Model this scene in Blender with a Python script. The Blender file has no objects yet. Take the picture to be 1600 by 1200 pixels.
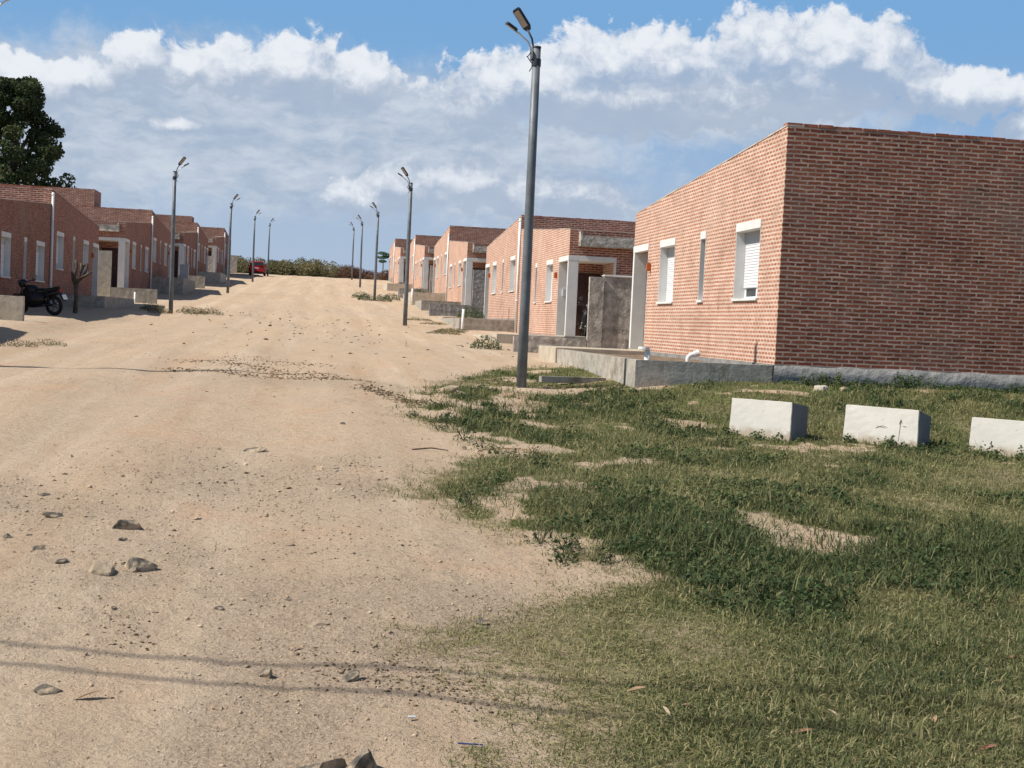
import bpy, bmesh, math, random
import numpy as np
from mathutils import Vector, Matrix

random.seed(7)
RNG = np.random.default_rng(11)
C = bpy.context.scene.collection
SC = bpy.context.scene

# ------------------------------------------------------------------ camera
YAW, PITCH, ROLL, FPX = 0.15142726, -0.04549744, 0.0459676, 2000.0
EYE = Vector((0, 0, 1.6))
cam_d = bpy.data.cameras.new("camera")
cam = bpy.data.objects.new("camera", cam_d)
C.objects.link(cam)
cam_d.sensor_width = 36.0
cam_d.lens = 36.0 * FPX / 1600.0
cam_d.clip_start = 0.05
cam_d.clip_end = 5000
fw = Vector((math.sin(YAW) * math.cos(PITCH), math.cos(YAW) * math.cos(PITCH), math.sin(PITCH)))
rt = Vector((math.cos(YAW), -math.sin(YAW), 0))
up = rt.cross(fw)
r2 = rt * math.cos(ROLL) + up * math.sin(ROLL)
u2 = up * math.cos(ROLL) - rt * math.sin(ROLL)
M = Matrix((r2, u2, -fw)).transposed().to_4x4()
M.translation = EYE
cam.matrix_world = M
SC.camera = cam

# ------------------------------------------------------------------ light
SUN_EL = math.radians(49)
SUN_AZ = math.radians(6.5)          # behind a line straight across the street, from the left
SUN_DIR = Vector((-math.cos(SUN_AZ) * math.cos(SUN_EL), -math.sin(SUN_AZ) * math.cos(SUN_EL), math.sin(SUN_EL)))
sun_d = bpy.data.lights.new("sun", 'SUN')
sun_d.energy = 5.0
sun_d.angle = math.radians(0.53)
sun_d.color = (1.0, 0.94, 0.85)
sun = bpy.data.objects.new("sun", sun_d)
C.objects.link(sun)
sun.rotation_euler = SUN_DIR.to_track_quat('Z', 'Y').to_euler()

SC.view_settings.view_transform = 'Standard'
SC.view_settings.look = 'None'
SC.view_settings.exposure = 0.3
SC.view_settings.gamma = 1.0
SC.view_settings.use_curve_mapping = False
SC.cycles.max_bounces = 6
SC.cycles.diffuse_bounces = 3
SC.cycles.glossy_bounces = 2
SC.cycles.transparent_max_bounces = 4

# ------------------------------------------------------------------ node helpers
class NT:
    def __init__(self, tree):
        self.t = tree
    def n(self, typ, **kw):
        nd = self.t.nodes.new(typ)
        for k, v in kw.items():
            setattr(nd, k, v)
        return nd
    def l(self, a, b):
        self.t.links.new(a, b)
    def put(self, sock, v):
        if isinstance(v, bpy.types.NodeSocket):
            self.l(v, sock)
        elif v is not None:
            sock.default_value = v
    def math(self, op, a, b=None, c=None, clamp=False):
        nd = self.n('ShaderNodeMath', operation=op, use_clamp=clamp)
        for i, v in enumerate((a, b, c)):
            self.put(nd.inputs[i], v)
        return nd.outputs[0]
    def vmath(self, op, a, b=None):
        nd = self.n('ShaderNodeVectorMath', operation=op)
        self.put(nd.inputs[0], a)
        self.put(nd.inputs[1], b)
        return nd.outputs['Value' if op in ('LENGTH', 'DOT_PRODUCT') else 'Vector']
    def mix(self, f, a, b, typ='MIX'):
        nd = self.n('ShaderNodeMixRGB', blend_type=typ)
        for i, v in enumerate((f, a, b)):
            if i and isinstance(v, tuple) and len(v) == 3:
                v = (*v, 1)
            self.put(nd.inputs[i], v)
        return nd.outputs[0]
    def noise(self, vec, scale, detail=4, rough=0.55, dist=0.0, out=0):
        nd = self.n('ShaderNodeTexNoise')
        self.put(nd.inputs['Vector'], vec)
        nd.inputs['Scale'].default_value = scale
        nd.inputs['Detail'].default_value = detail
        nd.inputs['Roughness'].default_value = rough
        nd.inputs['Distortion'].default_value = dist
        return nd.outputs[out]
    def ramp(self, f, lo, hi, smooth=True):
        nd = self.n('ShaderNodeMapRange', interpolation_type='SMOOTHSTEP' if smooth else 'LINEAR')
        self.put(nd.inputs['Value'], f)
        nd.inputs['From Min'].default_value = lo
        nd.inputs['From Max'].default_value = hi
        return nd.outputs[0]
    def bump(self, h, strength, dist, normal=None):
        nd = self.n('ShaderNodeBump')
        nd.inputs['Strength'].default_value = strength
        nd.inputs['Distance'].default_value = dist
        self.put(nd.inputs['Height'], h)
        if normal is not None:
            self.l(normal, nd.inputs['Normal'])
        return nd.outputs[0]

# ------------------------------------------------------------------ sky
w = bpy.data.worlds.new("World")
SC.world = w
w.use_nodes = True
w.node_tree.nodes.clear()
W = NT(w.node_tree)
BANK = [(-0.0537, 0.1564, 0.15, 0.0375), (-0.1693, 0.1532, 0.11, 0.034), (0.0632, 0.1476, 0.075, 0.0345), (-0.0285, 0.1206, 0.20, 0.036), (-0.2078, 0.1086, 0.10, 0.040), (0.133, 0.1352, 0.095, 0.0275), (0.1595, 0.0985, 0.085, 0.022), (0.30, 0.168, 0.12, 0.022), (-0.50, 0.15, 0.16, 0.05), (0.80, 0.14, 0.18, 0.04), (1.3, 0.2, 0.25, 0.06), (-1.1, 0.2, 0.25, 0.06)]
HEADS = [(-0.1364, 0.1841, 0.028, 0.021), (-0.1065, 0.1818, 0.028, 0.017), (-0.072, 0.1808, 0.037, 0.023), (-0.0214, 0.1853, 0.040, 0.026), (0.0223, 0.1798, 0.036, 0.026), (-0.2244, 0.1599, 0.055, 0.021), (-0.18, 0.166, 0.03, 0.014),
         (0.1235, 0.1759, 0.042, 0.031), (0.1651, 0.1886, 0.0445, 0.0295), (0.2088, 0.2000, 0.0495, 0.032), (0.2678, 0.2022, 0.055, 0.033), (0.3349, 0.2113, 0.06, 0.033), (0.382, 0.2141, 0.047, 0.030), (0.4173, 0.2052, 0.034, 0.033), (0.2399, 0.1763, 0.165, 0.027), (0.36, 0.190, 0.105, 0.031), (0.4753, 0.1827, 0.075, 0.019), (0.5304, 0.1566, 0.03, 0.018),
         (0.0674, 0.1041, 0.0445, 0.0225), (0.1116, 0.1093, 0.045, 0.021), (0.0285, 0.0932, 0.0295, 0.018), (0.165, 0.0999, 0.07, 0.0235), (-0.115, 0.1385, 0.020, 0.007),
         (-0.50, 0.18, 0.14, 0.05), (0.80, 0.17, 0.15, 0.04), (1.3, 0.25, 0.2, 0.05), (-1.1, 0.25, 0.2, 0.05)]
def cloud_group(name, blobs, sm, a1, a2):
    g = bpy.data.node_groups.new(name, 'ShaderNodeTree')
    g.interface.new_socket("P", in_out='INPUT', socket_type='NodeSocketVector')
    g.interface.new_socket("F", in_out='OUTPUT', socket_type='NodeSocketFloat')
    G = NT(g)
    gi = G.n('NodeGroupInput')
    go = G.n('NodeGroupOutput')
    acc = None
    for bx, by, rx, ry in blobs:
        d = G.vmath('LENGTH', G.vmath('MULTIPLY', G.vmath('SUBTRACT', gi.outputs[0], (bx, by, 0)), (1 / rx, 1 / ry, 0)))
        f = G.math('SUBTRACT', 1.0, d)
        acc = f if acc is None else G.math('SMOOTH_MAX', acc, f, sm)
    n1 = G.noise(gi.outputs[0], 30, 8, 0.62)
    n2 = G.noise(gi.outputs[0], 85, 6, 0.6)
    acc = G.math('MAXIMUM', acc, -0.9)
    acc = G.math('ADD', acc, G.math('MULTIPLY', G.math('SUBTRACT', n1, 0.5), a1))
    acc = G.math('ADD', acc, G.math('MULTIPLY', G.math('SUBTRACT', n2, 0.5), a2))
    G.l(acc, go.inputs[0])
    return g
g_bank = cloud_group("cloud_bank", BANK, 0.35, 1.6, 0.5)
g_head = cloud_group("cloud_heads", HEADS, 0.17, 1.75, 0.85)
tc = W.n('ShaderNodeTexCoord')
sep = W.n('ShaderNodeSeparateXYZ')
W.l(tc.outputs['Generated'], sep.inputs[0])
az = W.math('ARCTAN2', sep.outputs[0], sep.outputs[1])
el = W.math('ARCSINE', sep.outputs[2])
cb = W.n('ShaderNodeCombineXYZ')
W.l(az, cb.inputs[0])
W.l(el, cb.inputs[1])
warp = W.vmath('MULTIPLY', W.vmath('SUBTRACT', W.noise(cb.outputs[0], 40, 3, 0.5, out=1), (0.5, 0.5, 0.5)), (0.018, 0.012, 0))
P = W.vmath('ADD', cb.outputs[0], warp)
def field(gr, vec):
    nd = W.n('ShaderNodeGroup')
    nd.node_tree = gr
    W.l(vec, nd.inputs[0])
    return nd.outputs[0]
B0 = field(g_bank, P)
F0 = field(g_head, P)
F1 = field(g_head, W.vmath('ADD', P, (-0.0035, 0.009, 0)))
F2 = field(g_head, W.vmath('ADD', P, (-0.010, 0.026, 0)))
sky = W.n('ShaderNodeTexSky', sky_type='NISHITA')
sky.sun_disc = False
sky.sun_elevation = SUN_EL
sky.sun_rotation = math.atan2(SUN_DIR.x, SUN_DIR.y)
sky.air_density = 1.0
sky.dust_density = 0.6
sky.ozone_density = 1.4
SKYS = 0.065
k = 1.0 / SKYS / 1.231
hz = W.ramp(el, 0.04, 0.235)
low = W.mix(hz, (0.41 * k, 0.52 * k, 0.675 * k), (0.195 * k, 0.40 * k, 0.69 * k))
skyc = W.mix(W.ramp(el, 0.60, 0.26), sky.outputs[0], low)
stretch = W.vmath('MULTIPLY', P, (1.0, 2.6, 1.0))
gn = W.math('ADD', W.math('MULTIPLY', W.noise(stretch, 13, 6, 0.62), 0.75), W.math('MULTIPLY', W.noise(stretch, 48, 4, 0.6), 0.25))
gcol = W.mix(W.ramp(gn, 0.36, 0.66), (0.385 * k, 0.475 * k, 0.61 * k), (0.61 * k, 0.675 * k, 0.765 * k))
abank = W.ramp(B0, -0.62, 0.36)
col = W.mix(W.math('MULTIPLY', abank, 0.95), skyc, gcol)
br = W.math('ADD', W.math('MULTIPLY', W.math('SUBTRACT', F0, F1), 0.42), W.math('MULTIPLY', W.math('SUBTRACT', F0, F2), 0.40))
br = W.math('ADD', br, W.math('MULTIPLY', W.math('SUBTRACT', gn, 0.5), 0.9))
br = W.math('ADD', br, W.math('MULTIPLY', W.ramp(el, 0.10, 0.20), 0.24))
br = W.ramp(br, 0.04, 0.92)
hcol = W.mix(br, (0.40 * k, 0.485 * k, 0.62 * k), (0.82 * k, 0.855 * k, 0.91 * k))
ahead = W.ramp(F0, -0.10, 0.18)
col = W.mix(W.math('MULTIPLY', ahead, W.math('MULTIPLY_ADD', br, 0.22, 0.78)), col, hcol)
bg = W.n('ShaderNodeBackground')
bg.inputs['Strength'].default_value = SKYS
W.l(col, bg.inputs['Color'])
wo = W.n('ShaderNodeOutputWorld')
W.l(bg.outputs[0], wo.inputs['Surface'])

# ------------------------------------------------------------------ materials
MAT = {}
def mat(name, base, rough=0.8, metal=0.0, spec=0.3, nscale=0, namp=0.0, bscale=0, bamp=0.0, bdist=0.01, stain=None):
    m = bpy.data.materials.new(name)
    m.use_nodes = True
    t = NT(m.node_tree)
    b = t.t.nodes['Principled BSDF']
    b.inputs['Roughness'].default_value = rough
    b.inputs['Metallic'].default_value = metal
    b.inputs['Specular IOR Level'].default_value = spec
    tcn = t.n('ShaderNodeTexCoord')
    vec = tcn.outputs['Object']
    col = (*base, 1)
    if nscale:
        n = t.noise(vec, nscale, 6, 0.62)
        dk = tuple(c * (1 - namp) for c in base)
        lt = tuple(min(1, c * (1 + namp)) for c in base)
        col = t.mix(t.ramp(n, 0.3, 0.7), dk, lt)
    if stain:
        sc, sm, lo, hi = stain
        col = t.mix(t.ramp(t.noise(vec, sm, 5, 0.65), lo, hi), col, sc)
    t.put(b.inputs['Base Color'], col)
    if bscale:
        t.l(t.bump(t.noise(vec, bscale, 6, 0.6), bamp, bdist), b.inputs['Normal'])
    MAT[name] = m
    return m

def brick_mat(name, c1, c2, mortar, eff, mort=0.013, rowh=0.072, bw=0.262, effk=0.6, smear=0.55, dk=0.55, wob=1.0, md=0.5):
    m = bpy.data.materials.new(name)
    m.use_nodes = True
    t = NT(m.node_tree)
    b = t.t.nodes['Principled BSDF']
    b.inputs['Roughness'].default_value = 0.9
    b.inputs['Specular IOR Level'].default_value = 0.15
    uv = t.n('ShaderNodeUVMap')
    oi = t.n('ShaderNodeObjectInfo')
    v = uv.outputs[0]
    dv = t.vmath('MULTIPLY', t.vmath('SUBTRACT', t.noise(v, 5.5, 3, 0.6, out=1), (0.5, 0.5, 0.5)), (0.06 * wob, 0.034 * wob, 0))
    dv2 = t.vmath('MULTIPLY', t.vmath('SUBTRACT', t.noise(v, 30, 2, 0.6, out=1), (0.5, 0.5, 0.5)), (0.02, 0.012, 0))
    v2 = t.vmath('ADD', t.vmath('ADD', v, dv), dv2)
    br = t.n('ShaderNodeTexBrick', offset=0.5, offset_frequency=2)
    t.l(v2, br.inputs['Vector'])
    br.inputs['Color1'].default_value = (0, 0, 0, 1)
    br.inputs['Color2'].default_value = (1, 1, 1, 1)
    br.inputs['Mortar'].default_value = (0.5, 0.5, 0.5, 1)
    br.inputs['Scale'].default_value = 1.0
    br.inputs['Mortar Size'].default_value = mort
    br.inputs['Mortar Smooth'].default_value = 0.25
    br.inputs['Bias'].default_value = 0.0
    br.inputs['Brick Width'].default_value = bw
    br.inputs['Row Height'].default_value = rowh
    fac = br.outputs['Fac']
    big = t.noise(v, 0.55, 4, 0.6)
    fine = t.noise(v, 45, 4, 0.6)
    bc = t.mix(br.outputs['Color'], c1, c2)
    bc = t.mix(t.ramp(t.noise(v, 3.3, 3, 0.6), 0.52, 0.75), bc, tuple(x * dk for x in c1))
    bc = t.mix(t.math('MULTIPLY', t.ramp(big, 0.50, 0.70), effk), bc, eff)
    bc = t.mix(t.ramp(fine, 0.2, 0.8), t.mix(1.0, bc, (0.72, 0.72, 0.72), 'MULTIPLY'), t.mix(1.0, bc, (1.22, 1.2, 1.18), 'MULTIPLY'))
    mc = t.mix(t.ramp(t.noise(v, 2.2, 4, 0.65), 0.35, 0.7), mortar, tuple(x * 0.62 for x in mortar))
    # mortar smeared over some bricks
    sm = t.math('MULTIPLY', t.ramp(t.noise(v, 11, 4, 0.7), 0.56, 0.72), smear)
    mv = t.noise(t.vmath('MULTIPLY', v, (2.5, 13.0, 1.0)), 1.0, 4, 0.65)
    mc = t.mix(t.ramp(mv, 0.36, 0.60), tuple(x * md for x in mortar), mc)
    fac2 = t.math('MAXIMUM', fac, sm)
    col = t.mix(fac2, bc, mc)
    streak = t.noise(t.vmath('MULTIPLY', v, (2.6, 0.22, 1.0)), 1.0, 5, 0.65)
    col = t.mix(t.math('MULTIPLY', t.ramp(streak, 0.54, 0.72), 0.38), col, t.mix(1.0, col, (0.58, 0.55, 0.53), 'MULTIPLY'))
    col = t.mix(t.math('MULTIPLY', t.ramp(streak, 0.44, 0.30), 0.22), col, t.mix(1.0, col, (1.35, 1.3, 1.25), 'MULTIPLY'))
    patch = t.noise(v, 0.35, 6, 0.7)
    col = t.mix(t.math('MULTIPLY', t.ramp(patch, 0.50, 0.64), 0.4), col, t.mix(1.0, col, (0.66, 0.60, 0.58), 'MULTIPLY'))
    col = t.mix(t.math('MULTIPLY', t.ramp(t.noise(v, 1.9, 6, 0.72), 0.56, 0.70), 0.30), col, mortar)
    hs = t.n('ShaderNodeHueSaturation')
    t.l(col, hs.inputs['Color'])
    t.l(t.math('MULTIPLY_ADD', oi.outputs['Random'], 0.18, 0.91), hs.inputs['Value'])
    t.l(hs.outputs[0], b.inputs['Base Color'])
    h = t.math('SUBTRACT', t.math('MULTIPLY', fine, 0.35), fac)
    t.l(t.bump(h, 0.55, 0.012), b.inputs['Normal'])
    MAT[name] = m
    return m

brick_mat('brick', (0.22, 0.061, 0.037), (0.35, 0.113, 0.065), (0.63, 0.45, 0.355), (0.31, 0.23, 0.20), mort=0.0155, effk=0.35, smear=0.4, md=0.55)
# street fronts on the right are laid as headers with wide pale joints
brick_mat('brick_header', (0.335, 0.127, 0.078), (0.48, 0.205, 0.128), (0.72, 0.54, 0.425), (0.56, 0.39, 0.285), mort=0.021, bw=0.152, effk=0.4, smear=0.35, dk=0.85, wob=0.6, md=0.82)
# shaded copy for left fronts: shade put into the colour, joints tighter and darker
brick_mat('brick_shaded', (0.25, 0.088, 0.058), (0.38, 0.155, 0.100), (0.42, 0.30, 0.235), (0.30, 0.22, 0.185), mort=0.011, bw=0.152, effk=0.35, smear=0.3)
mat('plaster_white', (0.66, 0.65, 0.625), 0.85, nscale=3, namp=0.06, bscale=60, bamp=0.15, stain=((0.52, 0.49, 0.45, 1), 1.7, 0.6, 0.85))
mat('plaster_grey', (0.42, 0.43, 0.44), 0.85, nscale=2.5, namp=0.08, bscale=50, bamp=0.15)
mat('concrete', (0.35, 0.325, 0.28), 0.9, nscale=4.0, namp=0.25, bscale=16, bamp=0.6, bdist=0.02, stain=((0.21, 0.175, 0.125, 1), 2.2, 0.5, 0.72))
mat('concrete_pale', (0.48, 0.44, 0.36), 0.9, nscale=4.2, namp=0.2, bscale=16, bamp=0.6, bdist=0.02, stain=((0.27, 0.225, 0.16, 1), 1.9, 0.52, 0.74))
mat('concrete_rough', (0.42, 0.385, 0.34), 0.95, nscale=5.0, namp=0.35, bscale=8, bamp=1.0, bdist=0.06, stain=((0.19, 0.165, 0.14, 1), 3.0, 0.5, 0.75))
mat('stone_grey', (0.27, 0.265, 0.26), 0.95, nscale=6.0, namp=0.4, bscale=7, bamp=1.0, bdist=0.06)
mat('plinth_mortar', (0.24, 0.235, 0.225), 0.95, nscale=3.5, namp=0.22, bscale=7, bamp=0.9, bdist=0.05)
mat('block_white', (0.64, 0.615, 0.555), 0.9, nscale=3, namp=0.06, bscale=30, bamp=0.2, stain=((0.48, 0.45, 0.38, 1), 4.0, 0.62, 0.8))
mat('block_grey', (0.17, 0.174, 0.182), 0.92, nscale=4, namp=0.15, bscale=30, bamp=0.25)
mat('brick_plain', (0.33, 0.11, 0.065), 0.92, nscale=5.5, namp=0.4, bscale=40, bamp=0.6, stain=((0.46, 0.36, 0.29, 1), 9.0, 0.58, 0.7))
mat('coping_mortar', (0.47, 0.40, 0.335), 0.92, nscale=6, namp=0.25, bscale=30, bamp=0.4)
mat('pvc_frame', (0.78, 0.79, 0.80), 0.45)
mat('shutter_grey', (0.45, 0.47, 0.49), 0.6)
mat('shutter_white', (0.70, 0.71, 0.72), 0.5)
mat('glass_dark', (0.02, 0.025, 0.03), 0.08, spec=0.6)
mat('pipe_white', (0.72, 0.72, 0.70), 0.5, nscale=4, namp=0.06)
mat('door_brown', (0.055, 0.024, 0.018), 0.55, nscale=9, namp=0.25)
mat('door_grey', (0.55, 0.58, 0.60), 0.55)
mat('lamp_orange', (0.45, 0.12, 0.03), 0.5)
mat('meter_grey', (0.55, 0.57, 0.58), 0.5)
mat('galvanised', (0.145, 0.16, 0.172), 0.5, metal=0.15, nscale=3.5, namp=0.2, bscale=20, bamp=0.08, stain=((0.10, 0.095, 0.09, 1), 2.2, 0.55, 0.72))
mat('lamp_dark', (0.035, 0.042, 0.055), 0.5)
mat('lamp_lens', (0.42, 0.33, 0.27), 0.35)
mat('lamp_pale', (0.62, 0.64, 0.66), 0.4, metal=0.2)
mat('black_plastic', (0.012, 0.012, 0.014), 0.35)
mat('rubber', (0.015, 0.015, 0.016), 0.85)
mat('rim_dark', (0.09, 0.09, 0.09), 0.4, metal=0.6)
mat('chrome', (0.5, 0.5, 0.5), 0.2, metal=1.0)
mat('plate_white', (0.75, 0.75, 0.74), 0.5)
mat('car_red', (0.42, 0.012, 0.015), 0.25, spec=0.6)
mat('tail_light', (0.35, 0.01, 0.01), 0.2)
mat('bark', (0.10, 0.075, 0.055), 0.95, nscale=8, namp=0.4, bscale=14, bamp=0.8, bdist=0.03)
mat('cable_black', (0.02, 0.02, 0.02), 0.6)
mat('soil_dark', (0.17, 0.125, 0.085), 0.98, nscale=5, namp=0.4, bscale=12, bamp=0.8, bdist=0.04)
mat('path_concrete', (0.44, 0.385, 0.30), 0.92, nscale=3, namp=0.15, bscale=22, bamp=0.3)
mat('roof_grey', (0.33, 0.31, 0.29), 0.9, nscale=2, namp=0.15)
mat('rock_dark', (0.125, 0.112, 0.095), 0.95, spec=0.1, nscale=22, namp=0.45, bscale=30, bamp=1.0, bdist=0.015, stain=((0.42, 0.33, 0.23, 1), 9.0, 0.42, 0.62))
mat('rock_pale', (0.34, 0.27, 0.19), 0.9, nscale=14, namp=0.25, bscale=18, bamp=0.8, bdist=0.012)
mat('leaf_dry', (0.36, 0.24, 0.145), 0.8, nscale=30, namp=0.3)
mat('leaf_red', (0.26, 0.13, 0.085), 0.8, nscale=30, namp=0.3)
mat('leaf_pale', (0.42, 0.33, 0.22), 0.8, nscale=30, namp=0.3)
mat('plastic_blue', (0.10, 0.13, 0.30), 0.5)
mat('plastic_white', (0.5, 0.5, 0.49), 0.4)
mat('gravel', (0.44, 0.33, 0.22), 0.95, nscale=9, namp=0.5)

def add_mud(name, zmax, colr):
    m = MAT[name]
    t = NT(m.node_tree)
    b = t.t.nodes['Principled BSDF']
    src = b.inputs['Base Color'].links[0].from_socket
    tcn = t.n('ShaderNodeTexCoord')
    sp = t.n('ShaderNodeSeparateXYZ')
    t.l(tcn.outputs['Object'], sp.inputs[0])
    zz = t.math('ADD', sp.outputs[2], t.math('MULTIPLY', t.math('SUBTRACT', t.noise(tcn.outputs['Object'], 9, 5, 0.7), 0.5), zmax * 2.2))
    t.l(t.mix(t.math('MULTIPLY', t.ramp(zz, zmax, zmax * .2), 0.75), src, colr), b.inputs['Base Color'])
def add_pits(name, sc, colr):
    m = MAT[name]
    t = NT(m.node_tree)
    b = t.t.nodes['Principled BSDF']
    src = b.inputs['Base Color'].links[0].from_socket
    tcn = t.n('ShaderNodeTexCoord')
    n1_ = t.noise(tcn.outputs['Object'], sc, 3, 0.6)
    n2_ = t.noise(t.vmath('MULTIPLY', tcn.outputs['Object'], (1.0, 1.0, 3.0)), sc * .22, 5, 0.7)
    c_ = t.mix(t.math('MULTIPLY', t.ramp(n1_, 0.66, 0.74), 0.7), src, colr)
    t.l(t.mix(t.math('MULTIPLY', t.ramp(n2_, 0.60, 0.72), 0.45), c_, colr), b.inputs['Base Color'])
add_pits('block_white', 42, (0.30, 0.27, 0.22))
add_mud('block_white', 0.13, (0.36, 0.29, 0.20))

def leaf_mat(name, cols, rough=0.7, trans=0.25):
    m = bpy.data.materials.new(name)
    m.use_nodes = True
    t = NT(m.node_tree)
    b = t.t.nodes['Principled BSDF']
    at = t.n('ShaderNodeAttribute', attribute_name='tone')
    cr = t.n('ShaderNodeValToRGB')
    e = cr.color_ramp.elements
    e[0].position, e[0].color = cols[0][0], (*cols[0][1], 1)
    e[1].position, e[1].color = cols[-1][0], (*cols[-1][1], 1)
    for p, c in cols[1:-1]:
        x = e.new(p)
        x.color = (*c, 1)
    t.l(at.outputs['Fac'], cr.inputs[0])
    t.l(cr.outputs[0], b.inputs['Base Color'])
    b.inputs['Roughness'].default_value = rough
    b.inputs['Specular IOR Level'].default_value = 0.2
    tr = t.n('ShaderNodeBsdfTranslucent')
    t.l(cr.outputs[0], tr.inputs['Color'])
    mx = t.n('ShaderNodeMixShader')
    mx.inputs[0].default_value = trans
    t.l(b.outputs[0], mx.inputs[1])
    t.l(tr.outputs[0], mx.inputs[2])
    t.l(mx.outputs[0], t.t.nodes['Material Output'].inputs['Surface'])
    MAT[name] = m
leaf_mat('grass', [(0.0, (0.40, 0.34, 0.19)), (0.28, (0.235, 0.225, 0.098)), (0.5, (0.132, 0.146, 0.058)), (0.8, (0.080, 0.104, 0.040)), (1.0, (0.046, 0.071, 0.030))])
leaf_mat('weed', [(0.0, (0.135, 0.16, 0.06)), (0.5, (0.072, 0.108, 0.040)), (1.0, (0.036, 0.065, 0.026))])
leaf_mat('tree_leaf', [(0.0, (0.14, 0.165, 0.06)), (0.5, (0.065, 0.088, 0.036)), (1.0, (0.024, 0.040, 0.02))], trans=0.25)
leaf_mat('scrub', [(0.0, (0.33, 0.265, 0.15)), (0.35, (0.21, 0.18, 0.09)), (0.7, (0.115, 0.125, 0.052)), (1.0, (0.055, 0.062, 0.032))], trans=.25)
leaf_mat('dry_weed', [(0.0, (0.26, 0.17, 0.11)), (0.5, (0.14, 0.065, 0.048)), (1.0, (0.07, 0.05, 0.03))], trans=.2)
leaf_mat('palm_green', [(0.0, (0.16, 0.26, 0.16)), (1.0, (0.05, 0.12, 0.07))])

# ------------------------------------------------------------------ terrain functions (numpy)
PRY = np.array([-80, 0, 5, 13, 21, 35, 50, 80, 110, 137, 150, 163, 200, 300, 900.0])
PRZ = np.array([-2.5, -.1, 0, .28, .57, .93, 1.36, 2.7, 4.2, 5.57, 6.2, 6.5, 6.3, 3.0, -10.0])
def prof(Y):
    Y = np.asarray(Y, float)
    s = 0
    for o in (-2.2, -1.1, 0, 1.1, 2.2):
        s = s + np.interp(Y + o, PRY, PRZ)
    return s / 5
def hash2(i, j, seed=0):
    n = (i.astype(np.int64) * 374761393 + j.astype(np.int64) * 668265263 + seed * 1274126177) & 0x7fffffff
    n = ((n ^ (n >> 13)) * 1274126177) & 0x7fffffff
    return ((n ^ (n >> 16)) & 0xffff) / 65535.0
def vnoise(x, y, seed=0):
    x = np.asarray(x, float)
    y = np.asarray(y, float)
    i, j = np.floor(x), np.floor(y)
    fx, fy = x - i, y - j
    fx, fy = fx * fx * (3 - 2 * fx), fy * fy * (3 - 2 * fy)
    a, b = hash2(i, j, seed), hash2(i + 1, j, seed)
    c, d = hash2(i, j + 1, seed), hash2(i + 1, j + 1, seed)
    return (a * (1 - fx) + b * fx) * (1 - fy) + (c * (1 - fx) + d * fx) * fy - 0.5
def fbm(x, y, oct=4, seed=0):
    s, a = 0, 1.0
    for o in range(oct):
        s = s + a * vnoise(x * 2 ** o + 17.3 * o, y * 2 ** o - 9.1 * o, seed + o)
        a *= 0.5
    return s
def sst(x, a, b):
    t = np.clip((np.asarray(x, float) - a) / (b - a), 0, 1)
    return t * t * (3 - 2 * t)
def gz0(X, Y):
    z = prof(Y)
    z = z + 0.30 * sst(X, 3.6, 7.2) * sst(Y, 14.5, 20.5) * (1 - sst(Y, 24, 31))
    z = z + 0.20 * (1 - sst(X, -7.6, -6.0)) * sst(Y, 27, 33) * (1 - sst(Y, 48, 58))
    return z
def gzn(X, Y):
    X = np.asarray(X, float)
    Y = np.asarray(Y, float)
    far = sst(Y, 4, 30)
    z = gz0(X, Y)
    z = z + 0.05 * fbm(X / 2.1, Y / 2.6, 3, 3) * (0.35 + far)
    z = z + 0.026 * fbm(X / 0.6, Y / 0.45, 3, 8) + 0.05 * far * np.abs(fbm(X / 1.6, Y / 1.1, 3, 13)) * (1 - sst(X, 3.5, 5)) * sst(X, -6.5, -5)
    z = z + (0.026 * np.maximum(0, fbm(X / 0.16, Y / 0.13, 3, 21)) ** 1.2 + 0.012 * fbm(X / 0.09, Y / 0.07, 2, 25)) * (1 - sst(Y, 7, 16)) * (0.4 + 1.1 * sst(fbm(X / 1.3, Y / 1.0, 3, 28), -.15, .35))
    # ripples and wheel ruts running up the street
    rut = np.sin(X * 3.3 + 1.6 * fbm(X / 3, Y / 9, 2, 5)) * 0.016
    z = z + rut * (1 - sst(np.abs(X + 1.0), 2.5, 4.5))
    # loose ridge of dug earth across the road edge
    dx = X - (-0.3 + 0.0 * Y)
    ridge = np.exp(-((Y - (20.3 - 0.22 * X)) / 0.35) ** 2) * sst(X, -2.5, -0.5) * (1 - sst(X, 1.0, 1.8))
    z = z + 0.055 * ridge * (0.6 + fbm(X / 0.2, Y / 0.2, 2, 31))
    return z
def gzs(x, y):
    return float(gzn(np.array([x]), np.array([y]))[0])

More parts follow.
